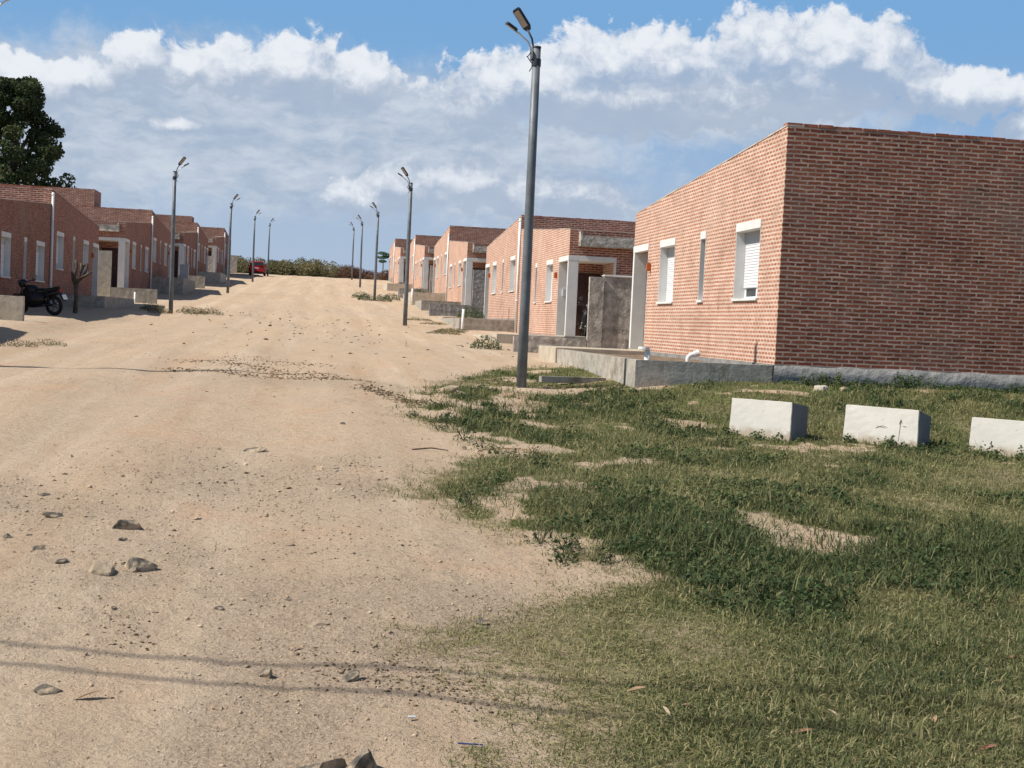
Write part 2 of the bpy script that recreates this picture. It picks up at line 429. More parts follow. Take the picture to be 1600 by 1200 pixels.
# grass cover map ---------------------------------------------------
EDGE_Y = np.array([-6, 4.3, 5.4, 6.3, 7.0, 7.5, 8.5, 9.4, 10.5, 12.0, 13.0, 15.0, 17.0, 19.5, 21.0, 23.5, 26.5, 29, 33, 45])
EDGE_X = np.array([0.5, 0.45, 0.42, 0.40, 0.95, 1.62, 1.45, 0.85, 0.45, 0.95, 1.50, 1.15, 0.95, 1.35, 1.55, 2.5, 3.8, 4.9, 5.1, 5.2])
def grass_cover(X, Y):
    e = np.interp(Y, EDGE_Y, EDGE_X)
    d = X - e + 0.45 * fbm(X / 0.7, Y / 0.7, 3, 41) + 0.4 * fbm(X / 0.2, Y / 0.2, 3, 44)
    m = sst(d, -0.12, 0.80)
    for cx, cy, rx, ry in ((3.62, 9.05, .45, .75), (4.3, 16.8, .55, .5), (3.7, 20.6, .9, .5), (5.0, 20.4, .8, .35), (4.3, 22.6, 1.0, .6), (3.2, 11.2, .7, .25), (2.6, 13.4, 0.5, 0.3)):
        q = ((X - cx) / rx) ** 2 + ((Y - cy) / ry) ** 2 + 3.6 * fbm(X / .5, Y / .5, 5, 47)
        m = m * (0.12 + 0.88 * sst(q, -0.1, 1.3))
    hole = sst(fbm(X / .55, Y / .75, 4, 53), 0.10, 0.30) * (1 - sst(d, 1.4, 3.2)) * sst(Y, 9.5, 11.5)
    m = m * (1 - 0.9 * hole)
    hole = sst(fbm(X / .8, Y / .8, 4, 57), 0.34, 0.5) * sst(Y, 7.5, 9)
    m = m * (1 - 0.75 * hole)
    m = m * (1 - sst(Y, 24.5, 27.5))
    return np.clip(m, 0, 1)
def lushness(X, Y):
    l = 0.38 + 0.75 * fbm(X / 0.9, Y / 1.2, 4, 61)
    l = l + 0.60 * np.exp(-(np.abs(Y - 8.3 + 0.10 * (X - 2)) / 1.25) ** 3) * sst(X, 1.6, 2.3)
    l = l + 0.22 * sst(Y, 13.5, 15.5) * (1 - sst(Y, 19.5, 21)) * (1 - sst(X, 4.5, 6.5))
    l = l + 0.02 * sst(X, 2.0, 4.0) * sst(Y, 9, 12)
    l = l - 0.28 * (1 - sst(X - np.interp(Y, EDGE_Y, EDGE_X), 0.1, 0.8))
    l = l - 0.05 * (1 - sst(Y, 5.0, 7.2))
    return np.clip(l, 0, 1)

# ------------------------------------------------------------------ object helpers
def link(o, parent=None):
    C.objects.link(o)
    if parent is not None:
        o.parent = parent
    return o
def tag(o, label, cat, group=None):
    o['label'] = label
    o['category'] = cat
    if group:
        o['group'] = group
    return o
def empty(name, loc=(0, 0, 0), rz=0.0):
    o = bpy.data.objects.new(name, None)
    C.objects.link(o)
    o.location = loc
    o.rotation_euler = (0, 0, rz)
    o.empty_display_size = 0.2
    return o

class MB:
    """collects boxes, prisms and tubes, builds ONE mesh object"""
    def __init__(self, xf=None):
        self.v, self.f, self.xf = [], [], xf
    def add(self, verts, faces):
        n = len(self.v)
        self.v += [tuple(p) for p in verts]
        self.f += [tuple(i + n for i in q) for q in faces]
    def box(self, x0, x1, y0, y1, z0, z1):
        self.hexa([(x0, y0, z0), (x1, y0, z0), (x1, y1, z0), (x0, y1, z0), (x0, y0, z1), (x1, y0, z1), (x1, y1, z1), (x0, y1, z1)])
    def hexa(self, p):
        self.add(p, [(0, 3, 2, 1), (4, 5, 6, 7), (0, 1, 5, 4), (1, 2, 6, 5), (2, 3, 7, 6), (3, 0, 4, 7)])
    def tube(self, pts, rad, seg=10, cap=True):
        pts = [Vector(p) for p in pts]
        if not isinstance(rad, (list, tuple)):
            rad = [rad] * len(pts)
        rings = []
        pu = None
        for i, p in enumerate(pts):
            d = (pts[min(i + 1, len(pts) - 1)] - pts[max(i - 1, 0)]).normalized()
            if pu is None:
                a = Vector((0, 0, 1)) if abs(d.z) < 0.9 else Vector((0, 1, 0))
                pu = d.cross(a).normalized()
            pu = (pu - d * pu.dot(d)).normalized()
            pv = d.cross(pu)
            rings.append([p + (pu * math.cos(2 * math.pi * k / seg) + pv * math.sin(2 * math.pi * k / seg)) * rad[i] for k in range(seg)])
        vs = [q for r in rings for q in r]
        fs = []
        for i in range(len(rings) - 1):
            for k in range(seg):
                a, b = i * seg + k, i * seg + (k + 1) % seg
                fs.append((a, b, b + seg, a + seg))
        if cap:
            fs.append(tuple(range(seg))[::-1])
            fs.append(tuple((len(rings) - 1) * seg + k for k in range(seg)))
        self.add(vs, fs)
    def torus(self, c, axis, R, r, seg=24, s2=8):
        c = Vector(c)
        ax = Vector(axis).normalized()
        a = ax.orthogonal().normalized()
        b = ax.cross(a)
        vs, fs = [], []
        for i in range(seg):
            t = 2 * math.pi * i / seg
            d = a * math.cos(t) + b * math.sin(t)
            for j in range(s2):
                q = 2 * math.pi * j / s2
                vs.append(c + d * (R + r * math.cos(q)) + ax * (r * math.sin(q)))
        for i in range(seg):
            for j in range(s2):
                fs.append((i * s2 + j, ((i + 1) % seg) * s2 + j, ((i + 1) % seg) * s2 + (j + 1) % s2, i * s2 + (j + 1) % s2))
        self.add(vs, fs)
    def prism(self, outline, axis, a0, a1):
        """outline: 2D list; axis 'x' -> outline is (y,z); 'y' -> (x,z); 'z' -> (x,y)"""
        n = len(outline)
        def mk(p, a):
            return {'x': (a, p[0], p[1]), 'y': (p[0], a, p[1]), 'z': (p[0], p[1], a)}[axis]
        vs = [mk(p, a0) for p in outline] + [mk(p, a1) for p in outline]
        fs = [tuple(range(n))[::-1], tuple(range(n, 2 * n))] + [(i, (i + 1) % n, n + (i + 1) % n, n + i) for i in range(n)]
        self.add(vs, fs)
    def gridwall(self, mp, ub, zb, holes, top, th):
        """wall in (u,z) with rectangular holes and a top edge given by top(u); mp(u,w,z)->xyz, w in 0..th"""
        ub = sorted(set(ub))
        zb = sorted(set(zb))
        nu, nz = len(ub) - 1, len(zb)
        def zz(i, j):
            return zb[j] if j < nz else top(ub[i])
        def solid(i, j):
            if i < 0 or j < 0 or i >= nu or j >= nz:
                return False
            u = (ub[i] + ub[i + 1]) / 2
            z = (zz(i, j) + zz(i, j + 1) + zz(i + 1, j) + zz(i + 1, j + 1)) / 4
            return not any(h[0] < u < h[1] and h[2] < z < h[3] for h in holes)
        for i in range(nu):
            for j in range(nz):
                if not solid(i, j):
                    continue
                c = [(ub[i], zz(i, j)), (ub[i + 1], zz(i + 1, j)), (ub[i + 1], zz(i + 1, j + 1)), (ub[i], zz(i, j + 1))]
                fr = [mp(u, 0, z) for u, z in c]
                bk = [mp(u, th, z) for u, z in c]
                self.add(fr, [(0, 1, 2, 3)])
                self.add(bk, [(3, 2, 1, 0)])
                for (a, b, di, dj) in ((0, 1, 0, -1), (1, 2, 1, 0), (2, 3, 0, 1), (3, 0, -1, 0)):
                    if not solid(i + di, j + dj):
                        self.add([fr[a], fr[b], bk[b], bk[a]], [(0, 3, 2, 1)])
    def build(self, name, m, parent=None, smooth=False, bevel=0.0, uv=True, jitter=0.0, m2=None):
        bm = bmesh.new()
        vs = [bm.verts.new(self.xf(*p) if self.xf else p) for p in self.v]
        for q in self.f:
            try:
                bm.faces.new([vs[i] for i in q])
            except ValueError:
                pass
        bmesh.ops.remove_doubles(bm, verts=bm.verts, dist=1e-5)
        bmesh.ops.recalc_face_normals(bm, faces=bm.faces)
        if bevel:
            eds = [e for e in bm.edges if len(e.link_faces) == 2 and e.calc_face_angle(0) > 0.6]
            bmesh.ops.bevel(bm, geom=eds, offset=bevel, segments=2, affect='EDGES', clamp_overlap=True)
        if jitter:
            for v in bm.verts:
                v.co += Vector((random.uniform(-1, 1), random.uniform(-1, 1), random.uniform(-1, 1))) * jitter
        if uv:
            lay = bm.loops.layers.uv.new('UVMap')
            for f in bm.faces:
                n = f.normal
                ax = max(range(3), key=lambda k: abs(n[k]))
                if m2 and ax == 0:
                    f.material_index = 1
                for lp in f.loops:
                    p = lp.vert.co
                    lp[lay].uv = (p.y, p.z) if ax == 0 else ((p.x, p.z) if ax == 1 else (p.x, p.y))
        me = bpy.data.meshes.new(name)
        bm.to_mesh(me)
        bm.free()
        me.materials.append(MAT[m])
        if m2:
            me.materials.append(MAT[m2])
        if smooth:
            me.polygons.foreach_set('use_smooth', [True] * len(me.polygons))
        o = bpy.data.objects.new(name, me)
        return link(o, parent)

def copy_tree(o, parent=None):
    c = o.copy()
    C.objects.link(c)
    c.parent = parent
    for ch in list(o.children):
        copy_tree(ch, c)
    return c

def np_mesh(name, verts, faces4=None, faces3=None, tone=None, m=None, parent=None, smooth=False):
    """big mesh from numpy arrays"""
    me = bpy.data.meshes.new(name)
    me.vertices.add(len(verts))
    me.vertices.foreach_set('co', np.asarray(verts, np.float32).ravel())
    li, ls, lt = [], [], []
    off = 0
    for fa, k in ((faces4, 4), (faces3, 3)):
        if fa is not None and len(fa):
            li.append(np.asarray(fa, np.int32).ravel())
            ls.append(off + np.arange(len(fa), dtype=np.int32) * k)
            lt.append(np.full(len(fa), k, np.int32))
            off += len(fa) * k
    li, ls, lt = np.concatenate(li), np.concatenate(ls), np.concatenate(lt)
    me.loops.add(len(li))
    me.loops.foreach_set('vertex_index', li)
    me.polygons.add(len(ls))
    me.polygons.foreach_set('loop_start', ls)
    me.polygons.foreach_set('loop_total', lt)
    if smooth:
        me.polygons.foreach_set('use_smooth', np.ones(len(ls), bool))
    me.update(calc_edges=True)
    if tone is not None:
        a = me.attributes.new('tone', 'FLOAT', 'POINT')
        a.data.foreach_set('value', np.asarray(tone, np.float32))
    if m:
        me.materials.append(MAT[m])
    o = bpy.data.objects.new(name, me)
    return link(o, parent)

# ------------------------------------------------------------------ ground sheet
def build_ground():
    xs = np.concatenate([[-900, -400, -150, -80, -50], np.arange(-34, -8, 0.8), np.arange(-8, -3.2, 0.2), np.arange(-3.2, 9.0, 0.048), np.arange(9.0, 16, 0.3), np.arange(16, 40, 1.5), [50, 80, 150, 400, 900]])
    ys = [-80, -30, -10, -4, 0, 2, 3]
    y = 3.4
    while y < 170:
        ys.append(y)
        y += max(0.034, 0.0105 * y)
    ys = np.array(ys + [180, 195, 215, 260, 330, 500, 900])
    X, Y = np.meshgrid(xs, ys)
    Z = gzn(X, Y)
    V = np.stack([X, Y, Z], -1).reshape(-1, 3)
    nx, ny = len(xs), len(ys)
    i = np.arange(ny - 1)[:, None] * nx + np.arange(nx - 1)[None]
    F = np.stack([i, i + 1, i + nx + 1, i + nx], -1).reshape(-1, 4)
    o = np_mesh('ground', V, F, smooth=True)
    cov = grass_cover(X, Y) * (0.55 + 0.45 * sst(lushness(X, Y), 0.05, 0.4))
    # verges along the houses, thin green
    vr = sst(fbm(X / 1.3, Y / 3.0, 4, 71), 0.12, 0.5)
    verge = sst(X, 3.0, 4.2) * sst(Y, 26, 30) + (1 - sst(X, -7.0, -5.2)) * sst(Y, 30, 34)
    cov = np.maximum(cov, np.clip(0.40 * vr * verge, 0, 1))
    back = sst(np.abs(X + 1), 12, 16)
    cov = np.maximum(cov, back * 0.8)
    beyond = sst(Y, 150, 154)
    cov = np.maximum(cov, beyond * 0.85)
    a = o.data.attributes.new('cover', 'FLOAT', 'POINT')
    a.data.foreach_set('value', cov.astype(np.float32).ravel())
    grav = np.clip(sst(fbm(X / 1.1, Y / 1.6, 4, 81), -0.1, 0.45) * (1 - sst(Y, 9, 15)) + 0.8 * np.exp(-((Y - (20.3 - 0.22 * X)) / 0.8) ** 2) * sst(X, -3, -.5) * (1 - sst(X, 1, 2.2)), 0, 1)
    a = o.data.attributes.new('gravelly', 'FLOAT', 'POINT')
    a.data.foreach_set('value', grav.astype(np.float32).ravel())
    m = bpy.data.materials.new('dirt')
    m.use_nodes = True
    t = NT(m.node_tree)
    b = t.t.nodes['Principled BSDF']
    b.inputs['Roughness'].default_value = 0.97
    b.inputs['Specular IOR Level'].default_value = 0.1
    tcn = t.n('ShaderNodeTexCoord')
    v = tcn.outputs['Object']
    str_ = t.vmath('MULTIPLY', v, (1.0, 0.28, 1.0))
    ca = t.n('ShaderNodeAttribute', attribute_name='cover').outputs['Fac']
    ga = t.n('ShaderNodeAttribute', attribute_name='gravelly').outputs['Fac']
    n_big = t.noise(str_, 0.5, 5, 0.6)
    n_mid = t.noise(str_, 3.0, 6, 0.65)
    n_fine = t.noise(v, 55, 5, 0.7)
    n_grain = t.noise(v, 190, 3, 0.7)
    col = t.mix(t.ramp(n_big, 0.35, 0.65), (0.525, 0.400, 0.280), (0.490, 0.380, 0.275))
    col = t.mix(t.math('MULTIPLY', t.ramp(n_mid, 0.52, 0.75), 0.6), col, (0.40, 0.295, 0.20))
    col = t.mix(t.math('MULTIPLY', t.ramp(n_mid, 0.46, 0.25), 0.5), col, (0.565, 0.435, 0.31))
    trk = t.noise(t.vmath('MULTIPLY', v, (1.6, 0.07, 0.0)), 1.0, 4, 0.6)
    col = t.mix(t.math('MULTIPLY', t.ramp(trk, 0.50, 0.66), 0.65), col, (0.585, 0.465, 0.345))
    col = t.mix(t.math('MULTIPLY', t.ramp(trk, 0.47, 0.34), 0.5), col, (0.46, 0.325, 0.212))
    pk = t.noise(t.vmath('MULTIPLY', v, (1.0, 0.8, 1.0)), 0.9, 5, 0.62)
    col = t.mix(t.math('MULTIPLY', t.ramp(pk, 0.53, 0.68), 0.6), col, (0.54, 0.365, 0.245))
    gcol = t.mix(t.ramp(n_fine, 0.38, 0.62), (0.285, 0.215, 0.155), (0.51, 0.405, 0.30))
    col = t.mix(t.math('MULTIPLY', ga, 0.75), col, gcol)
    col = t.mix(t.math('MULTIPLY', t.ramp(n_fine, 0.58, 0.72), 0.6), col, (0.22, 0.160, 0.112))
    col = t.mix(t.math('MULTIPLY', t.ramp(n_grain, 0.60, 0.72), 0.35), col, (0.53, 0.435, 0.32))
    th = t.mix(t.ramp(t.noise(v, 22, 5, 0.7), 0.35, 0.65), (0.10, 0.10, 0.04), (0.20, 0.172, 0.084))
    th = t.mix(t.ramp(t.noise(v, 1.6, 4, 0.6), 0.4, 0.65), th, (0.13, 0.15, 0.05))
    cm = t.ramp(t.math('ADD', ca, t.math('MULTIPLY', t.math('SUBTRACT', t.noise(v, 9, 5, 0.7), 0.5), 0.9)), 0.25, 0.75)
    col = t.mix(cm, col, th)
    t.l(col, b.inputs['Base Color'])
    h = t.math('ADD', t.math('MULTIPLY', n_fine, 0.55), t.math('MULTIPLY', n_grain, 0.22))
    h = t.math('ADD', h, t.math('MULTIPLY', t.noise(v, 14, 5, 0.65), 0.9))
    h = t.math('ADD', h, t.math('MULTIPLY', t.noise(t.vmath('MULTIPLY', v, (0.7, 2.0, 1.0)), 3.2, 5, 0.65), 2.2))
    t.l(t.bump(h, 1.0, 0.035), b.inputs['Normal'])
    o.data.materials.append(m)
    o['kind'] = 'structure'
    return o
build_ground()
# ------------------------------------------------------------------ brick houses
XR, XL = 7.57, -9.8
HW, ZP, ZE = 9.0, 3.975, 3.32
def make_house(kind, s, tank=False):
    t = 1 if kind == 'F' else -1
    L = 10.2 if kind == 'F' else 10.0
    dn = 0.0 if kind == 'F' else -0.4
    W2, NW, W1 = (1.05, 2.37), (4.27 + dn, 4.62 + dn), (6.5 + dn, 7.72 + dn)
    P0 = 8.78 + dn
    ZS, ZL = 1.10, 2.37
    TH = 0.28
    top = lambda y: ZP - (ZP - ZE) * y / L
    xf = lambda x, y, z: (s * x, t * y, z)
    root = empty('brick_house')
    mb = MB(xf)
    holes = [(W2[0], W2[1], ZS, ZL), (NW[0], NW[1], ZS, ZL), (W1[0], W1[1], ZS, ZL), (P0, L + 1, -1, ZL)]
    mb.gridwall(lambda u, w_, z: (w_, u, z), [0, *W2, *NW, *W1, P0, L], [0, ZS, ZL], holes, top, TH)
    mb.gridwall(lambda u, w_, z: (u, L - w_, z), [TH, 1.45, HW], [0, ZL], [(0, 1.45, -1, ZL)], lambda u: ZE, 0.2)
    mb.gridwall(lambda u, w_, z: (HW - w_, u, z), [0.2 if kind == 'F' else 0.0, L - 0.2], [0], [], top, 0.2)
    if kind == 'F':
        mb.gridwall(lambda u, w_, z: (u, w_, z), [TH, HW], [-0.6, 0], [], lambda u: ZP, 0.2)
    mb.box(TH, 1.57, P0 - 0.12, P0, 0.02, ZL)
    mb.box(1.45, 1.57, P0 + 0.001, L - 0.2, 0.02, ZL)
    mb.build('wall', 'brick', root, m2='brick_header' if s > 0 else 'brick_shaded')
    # roof sheet, falling away from the party wall
    mb = MB(xf)
    y0, y1 = (0.2 if kind == 'F' else 0.005), L - 0.2
    mb.hexa([(TH, y0, top(y0) - .34), (HW - .2, y0, top(y0) - .34), (HW - .2, y1, top(y1) - .34), (TH, y1, top(y1) - .34),
             (TH, y0, top(y0) - .22), (HW - .2, y0, top(y0) - .22), (HW - .2, y1, top(y1) - .22), (TH, y1, top(y1) - .22)])
    mb.build('roof', 'roof_grey', root)
    # mortar capping, in short uneven lengths
    mb = MB(xf)
    y = 0.0
    rr = random.Random(5 if kind == 'F' else 6)
    while y < L - 0.02:
        e = min(L, y + rr.uniform(0.7, 1.4))
        h = rr.uniform(0.012, 0.03)
        p0 = rr.uniform(0.004, 0.012)
        mb.hexa([(-p0, y, top(y) + .001), (TH + p0, y, top(y) + .001), (TH + p0, e, top(e) + .001), (-p0, e, top(e) + .001),
                 (-p0, y, top(y) + h), (TH + p0, y, top(y) + h), (TH + p0, e, top(e) + h), (-p0, e, top(e) + h)])
        y = e
    if kind == 'F':
        cc = MB(xf)
        x = -.004
        while x < HW - .03:
            e = min(HW, x + rr.uniform(.238, .262))
            h, p0 = rr.uniform(.044, .060), rr.uniform(-.004, .009)
            cc.box(x, e, -p0, .2 + p0, ZP + .002, ZP + h)
            x = e + rr.uniform(.009, .016)
        cc.build('cap_course', 'brick_plain', root, bevel=.004)
        mb.box(TH + .02, HW - .004, .006, .194, ZP + .0015, ZP + .038)
    mb.build('coping', 'coping_mortar', root)
    # plinth
    mb = MB(xf)
    mb.box(-0.03, HW + .03, 0.0, L + .03, -1.5, -0.003)
    mb.build('plinth', 'plinth_mortar', root)
    if kind == 'F':
        mb = MB(xf)
        nx, nz = 76, 7
        g_ = [[None] * nz for _ in range(nx)]
        for i in range(nx):
            for j in range(nz):
                x = -0.03 + (HW + .06) * i / (nx - 1)
                z = -1.2 + (1.2) * j / (nz - 1)
                if j == nz - 1:
                    z = 0.0 + 0.045 * float(fbm(np.array([x * 3.1]), np.array([0.3]), 3, 5)[0])
                yy = -0.035 - 0.03 * float(fbm(np.array([x * 2.6]), np.array([z * 2.0]), 3, 9)[0] + 0.4)
                g_[i][j] = (x, yy if j < nz - 1 else yy - 0.01, z)
        for i in range(nx - 1):
            for j in range(nz - 1):
                mb.add([g_[i][j], g_[i + 1][j], g_[i + 1][j + 1], g_[i][j + 1]], [(0, 1, 2, 3)])
            mb.add([g_[i][nz - 1], g_[i + 1][nz - 1], (g_[i + 1][nz - 1][0], 0.01, g_[i + 1][nz - 1][2] - .004), (g_[i][nz - 1][0], 0.01, g_[i][nz - 1][2] - .004)], [(0, 1, 2, 3)])
        mb.build('plinth_render', 'plinth_mortar', root, smooth=True)
    # windows
    def window(y0, y1, narrow=False, gap=0.0):
        f = MB(xf)
        a, b, c, d = y0 + .012, y1 - .012, ZS + .03, ZL - .012
        fw_ = 0.03 if narrow else 0.05
        f.box(.215, .262, a, b, c, c + fw_); f.box(.215, .262, a, b, d - fw_, d)
        f.box(.215, .262, a, a + fw_, c + fw_, d - fw_); f.box(.215, .262, b - fw_, b, c + fw_, d - fw_)
        if not narrow:
            m_ = (a + b) / 2
            f.box(.213, .258, m_ - .035, m_ + .035, c + fw_, d - fw_)
        wd = f.build('window', 'pvc_frame', root)
        g_ = MB(xf); g_.box(.236, .242, a + fw_, b - fw_, c + fw_, d - fw_); g_.build('pane', 'glass_dark', wd)
        j = MB(xf)
        j.box(-.004, .279, y0 - .001, y0 + .012, ZS + .03, ZL - .012); j.box(-.004, .279, y1 - .012, y1 + .001, ZS + .03, ZL - .012)
        j.box(-.003, .279, y0 - .001, y1 + .001, ZL - .012, ZL + .001)
        j.build('jamb', 'plaster_white', wd)
        l_ = MB(xf); l_.box(-.014, .10, y0 - .01, y1 + .01, ZL - .008, ZL + .15); l_.build('lintel', 'plaster_white', wd, bevel=0.004)
        s_ = MB(xf); s_.box(-.04, .28, y0 - .02, y1 + .02, ZS - .012, ZS + .032); s_.build('sill', 'plaster_white', wd, bevel=0.004)
        if not narrow:
            bx = MB(xf); bx.box(.165, .212, a, b, d - .20, d); bx.build('shutter_box', 'shutter_grey', wd)
            out = []
            z = c + .005 + gap
            while z < d - .2:
                h = min(.052, d - .2 - z)
                out += [(.192, z), (.181, z + h * .25), (.181, z + h * .8), (.192, z + h)]
                z += h
            out += [(.209, d - .2), (.209, c + .005 + gap)]
            sh = MB(xf); sh.prism(out, 'y', a + .004, b - .004); sh.build('shutter', 'shutter_white', wd)
    window(*W2, gap=0.2)
    window(*NW, narrow=True)
    window(*W1, gap=0.0)
    # porch
    mb = MB(xf); mb.box(-.012, .31, L - .12, L + .012, 0.024, ZL - .004); mb.build('porch_post', 'plaster_white', root, bevel=0.006)
    mb = MB(xf)
    mb.box(-.016, .12, P0 - .012, L + .016, ZL - .006, ZL + .15)
    mb.box(.121, 1.51, L - .12, L + .016, ZL - .006, ZL + .15)
    mb.box(1.449, 1.51, L - .1, L + .014, 0.024, ZL - .007)
    mb.build('porch_lintel', 'plaster_white', root, bevel=0.005)
    mb = MB(xf); mb.box(-.005, .50, P0 - .003, P0 + .014, .022, ZL - .008); mb.build('porch_jamb', 'plaster_white', root)
    mb = MB(xf); mb.box(TH, 1.45, P0, L - .2, ZL - .003, ZL + .08); mb.build('porch_ceiling', 'plaster_white', root)
    mb = MB(xf); mb.box(-.02, 1.45, P0, L + .02, -.06, .022); mb.build('porch_floor', 'path_concrete', root)
    mb = MB(xf); mb.box(.53, 1.36, P0 + .002, P0 + .045, .024, 2.06)
    dr = mb.build('door', 'door_brown', root, bevel=0.004)
    mb = MB(xf); mb.tube([(.62, P0 + .05, 1.02), (.62, P0 + .1, 1.02), (.74, P0 + .1, 1.02)], .012, 6); mb.build('handle', 'chrome', dr)
    mb = MB(xf)
    mb.box(-.10, 0.0, P0 - .30, P0 - .22, 1.86, 2.04); mb.box(-.075, -.02, P0 - .29, P0 - .23, 2.041, 2.07)
    mb.build('wall_lamp', 'lamp_orange', root, bevel=0.012)
    if kind == 'N':
        mb = MB(xf); mb.box(.14, .32, P0 + .015, P0 + .10, 1.28, 1.52); mb.build('meter_box', 'meter_grey', root, bevel=0.01)
        mb = MB(xf)
        mb.tube([(-.06, .10, -.45), (-.06, .10, ZP + .42)], .048, 10)
        mb.tube([(-.06, .10, ZP + .30), (-.06, .10, ZP + .36)], .058, 10)
        mb.tube([(-.06, .10, 1.2), (-.06, .10, 1.26)], .058, 10)
        mb.build('downpipe', 'pipe_white', root, smooth=True)
    # concrete gutter along the low end
    mb = MB(xf)
    mb.box(.28, HW, L + .002, L + .36, ZE - .52, ZE - .44); mb.box(.28, HW, L + .28, L + .36, ZE - .44, ZE - .20); mb.box(.28, .36, L + .002, L + .28, ZE - .44, ZE - .06)
    mb.build('gutter', 'concrete_rough', root, bevel=0.01)
    if tank and kind == 'F':
        mb = MB(xf); mb.box(3.25, HW - .4, .01, 2.3, ZP - .3, ZP + 1.05); mb.build('tank_room', 'brick', root)
    return root

FLR = {'F': [1.15, 1.86, 3.43, 4.67, 6.15], 'N': [None, 1.34, 2.55, 3.90, 5.32]}
PR_ = [20.55, 49.1, 77.3, 105.8, 135.5]
FLL = {'F': [1.10, 1.83, 3.30, 4.57, 6.08], 'N': [None, 1.28, 2.58, 3.86, 5.25]}
PL_ = [21.0, 48.95, 76.8, 104.5, 132.8]
LAB_R = {('F', 0): "red brick house nearest on the right, its long plain side wall facing the white blocks",
         ('N', 1): "second brick house on the right, open corner porch with a motorcycle parked in it",
         ('F', 1): "third brick house on the right, seen left of the nearest tall lamp post",
         ('N', 2): "fourth brick house on the right, behind the low grey stone wall",
         ('F', 2): "fifth brick house up the right side, between the nearer two far duplexes",
         ('N', 3): "sixth brick house up the right side, grey porch post showing beside the second lamp post",
         ('F', 3): "seventh brick house up the right side, just left of the second lamp post",
         ('N', 4): "eighth brick house up the right side, next to last of its row",
         ('F', 4): "farthest brick house at the top of the right side of the street"}
LAB_L = {('F', 0): "brick house beyond the left edge, seen only by its dark shadow on the verge",
         ('N', 1): "shaded brick house at the left edge with a black motorcycle in front",
         ('F', 1): "shaded brick house on the left directly behind the pruned bare tree",
         ('N', 2): "third brick house up the left side, bright grey corner post and concrete gutter",
         ('F', 2): "fourth brick house up the left side, behind the nearest left lamp post in view",
         ('N', 3): "fifth brick house up the left side, sunlit white corner post in its porch",
         ('F', 3): "sixth brick house up the left side, behind the low pale garden wall",
         ('N', 4): "next to last brick house up the left side, narrow white post in its porch",
         ('F', 4): "farthest brick house at the top of the left side, beside the second lamp post"}
for s, Xf, PP, FL, LB, grp in ((1, XR, PR_, FLR, LAB_R, 'brick houses along the right side of the street'), (-1, XL, PL_, FLL, LAB_L, 'brick houses along the left side of the street')):
    proto = {}
    for i, p in enumerate(PP):
        for kind in ('F', 'N'):
            z = FL[kind][i]
            if z is None:
                continue
            tk = (s < 0 and kind == 'F' and i in (2, 4))
            key = (kind, tk)
            if key not in proto:
                proto[key] = o = make_house(kind, s, tk)
            else:
                o = copy_tree(proto[key])
            o.location = (Xf, p, z)
            tag(o, LB[(kind, i)], 'house', grp)

# ------------------------------------------------------------------ garden and boundary walls
def lwall(name, m, x_out, x_in, y0, y1, ztop, zbot, label, group=None, th=0.15, jit=0.006):
    """planter wall: one leg across (facing down the street), one leg along the kerb"""
    sg = 1 if x_in > x_out else -1
    o = empty(name, (x_out, y0, zbot))
    h = ztop - zbot
    mb = MB()
    n = 9
    for k in range(n):
        a, b = (x_in - x_out) * k / n, (x_in - x_out) * (k + 1) / n
        mb.box(min(a, b), max(a, b), 0, th, 0, h)
    mb.build('front_wall', m, o, jitter=jit * .4)
    mb = MB()
    n = max(3, int((y1 - y0) / 1.0))
    for k in range(n):
        a, b = th + .002 + (y1 - y0 - th) * k / n, th + .002 + (y1 - y0 - th) * (k + 1) / n
        mb.box(min(0, sg * th), max(0, sg * th), a, b, 0, h)
    mb.build('kerb_wall', m, o, jitter=jit * .4)
    return tag(o, label, 'garden wall', group)
def soil(x0, x1, y0, y1, z, nm='planter_soil'):
    mb = MB()
    nx, ny = 10, 30
    P_ = [[(x0 + (x1 - x0) * i / nx, y0 + (y1 - y0) * j / ny, z + 0.05 * float(fbm(np.array([x0 + i * .4]), np.array([y0 + j * .4]), 2, 3)[0])) for j in range(ny + 1)] for i in range(nx + 1)]
    for i in range(nx):
        for j in range(ny):
            mb.add([P_[i][j], P_[i + 1][j], P_[i + 1][j + 1], P_[i][j + 1]], [(0, 1, 2, 3)])
    o = mb.build(nm, 'soil_dark', None, smooth=True)
    o['kind'] = 'structure'
def slab(nm, x0, x1, y0, y1, z0, z1, m='path_concrete'):
    mb = MB(); mb.box(x0, x1, y0, y1, z0, z1)
    o = mb.build(nm, m, None, bevel=0.01)
    o['kind'] = 'structure'

GW = 'low garden walls in front of the houses'
lwall('garden_wall', 'concrete', 5.18, 7.535, 20.55, 27.6, 1.135, 0.25, "smooth grey and cream concrete garden wall before the nearest right house", GW)
soil(5.32, 7.54, 20.7, 28.6, 1.06)
slab('path', 5.35, 7.53, 28.7, 31.0, 0.6, 1.15)
lwall('garden_wall', 'concrete', 5.33, 7.535, 49.1, 56.5, 1.80, 0.9, "grey garden wall with a white pipe at its corner, left of the nearest lamp post", GW)
soil(5.48, 7.54, 49.25, 57.5, 1.76)
slab('path', 5.5, 7.53, 57.6, 59.8, 1.2, 1.86)
lwall('garden_wall', 'concrete_pale', 5.31, 7.0, 41.0, 44.2, 1.25, 0.6, "low cream kerb wall beside the porch house, between two grey garden walls", GW)
slab('path', 5.4, 7.53, 38.9, 40.9, 0.7, 1.33)
lwall('garden_wall', 'concrete', 5.4, 7.535, 69.0, 73.5, 2.75, 1.6, "greenish grey garden wall of the fourth right house, behind the low stone wall", GW)
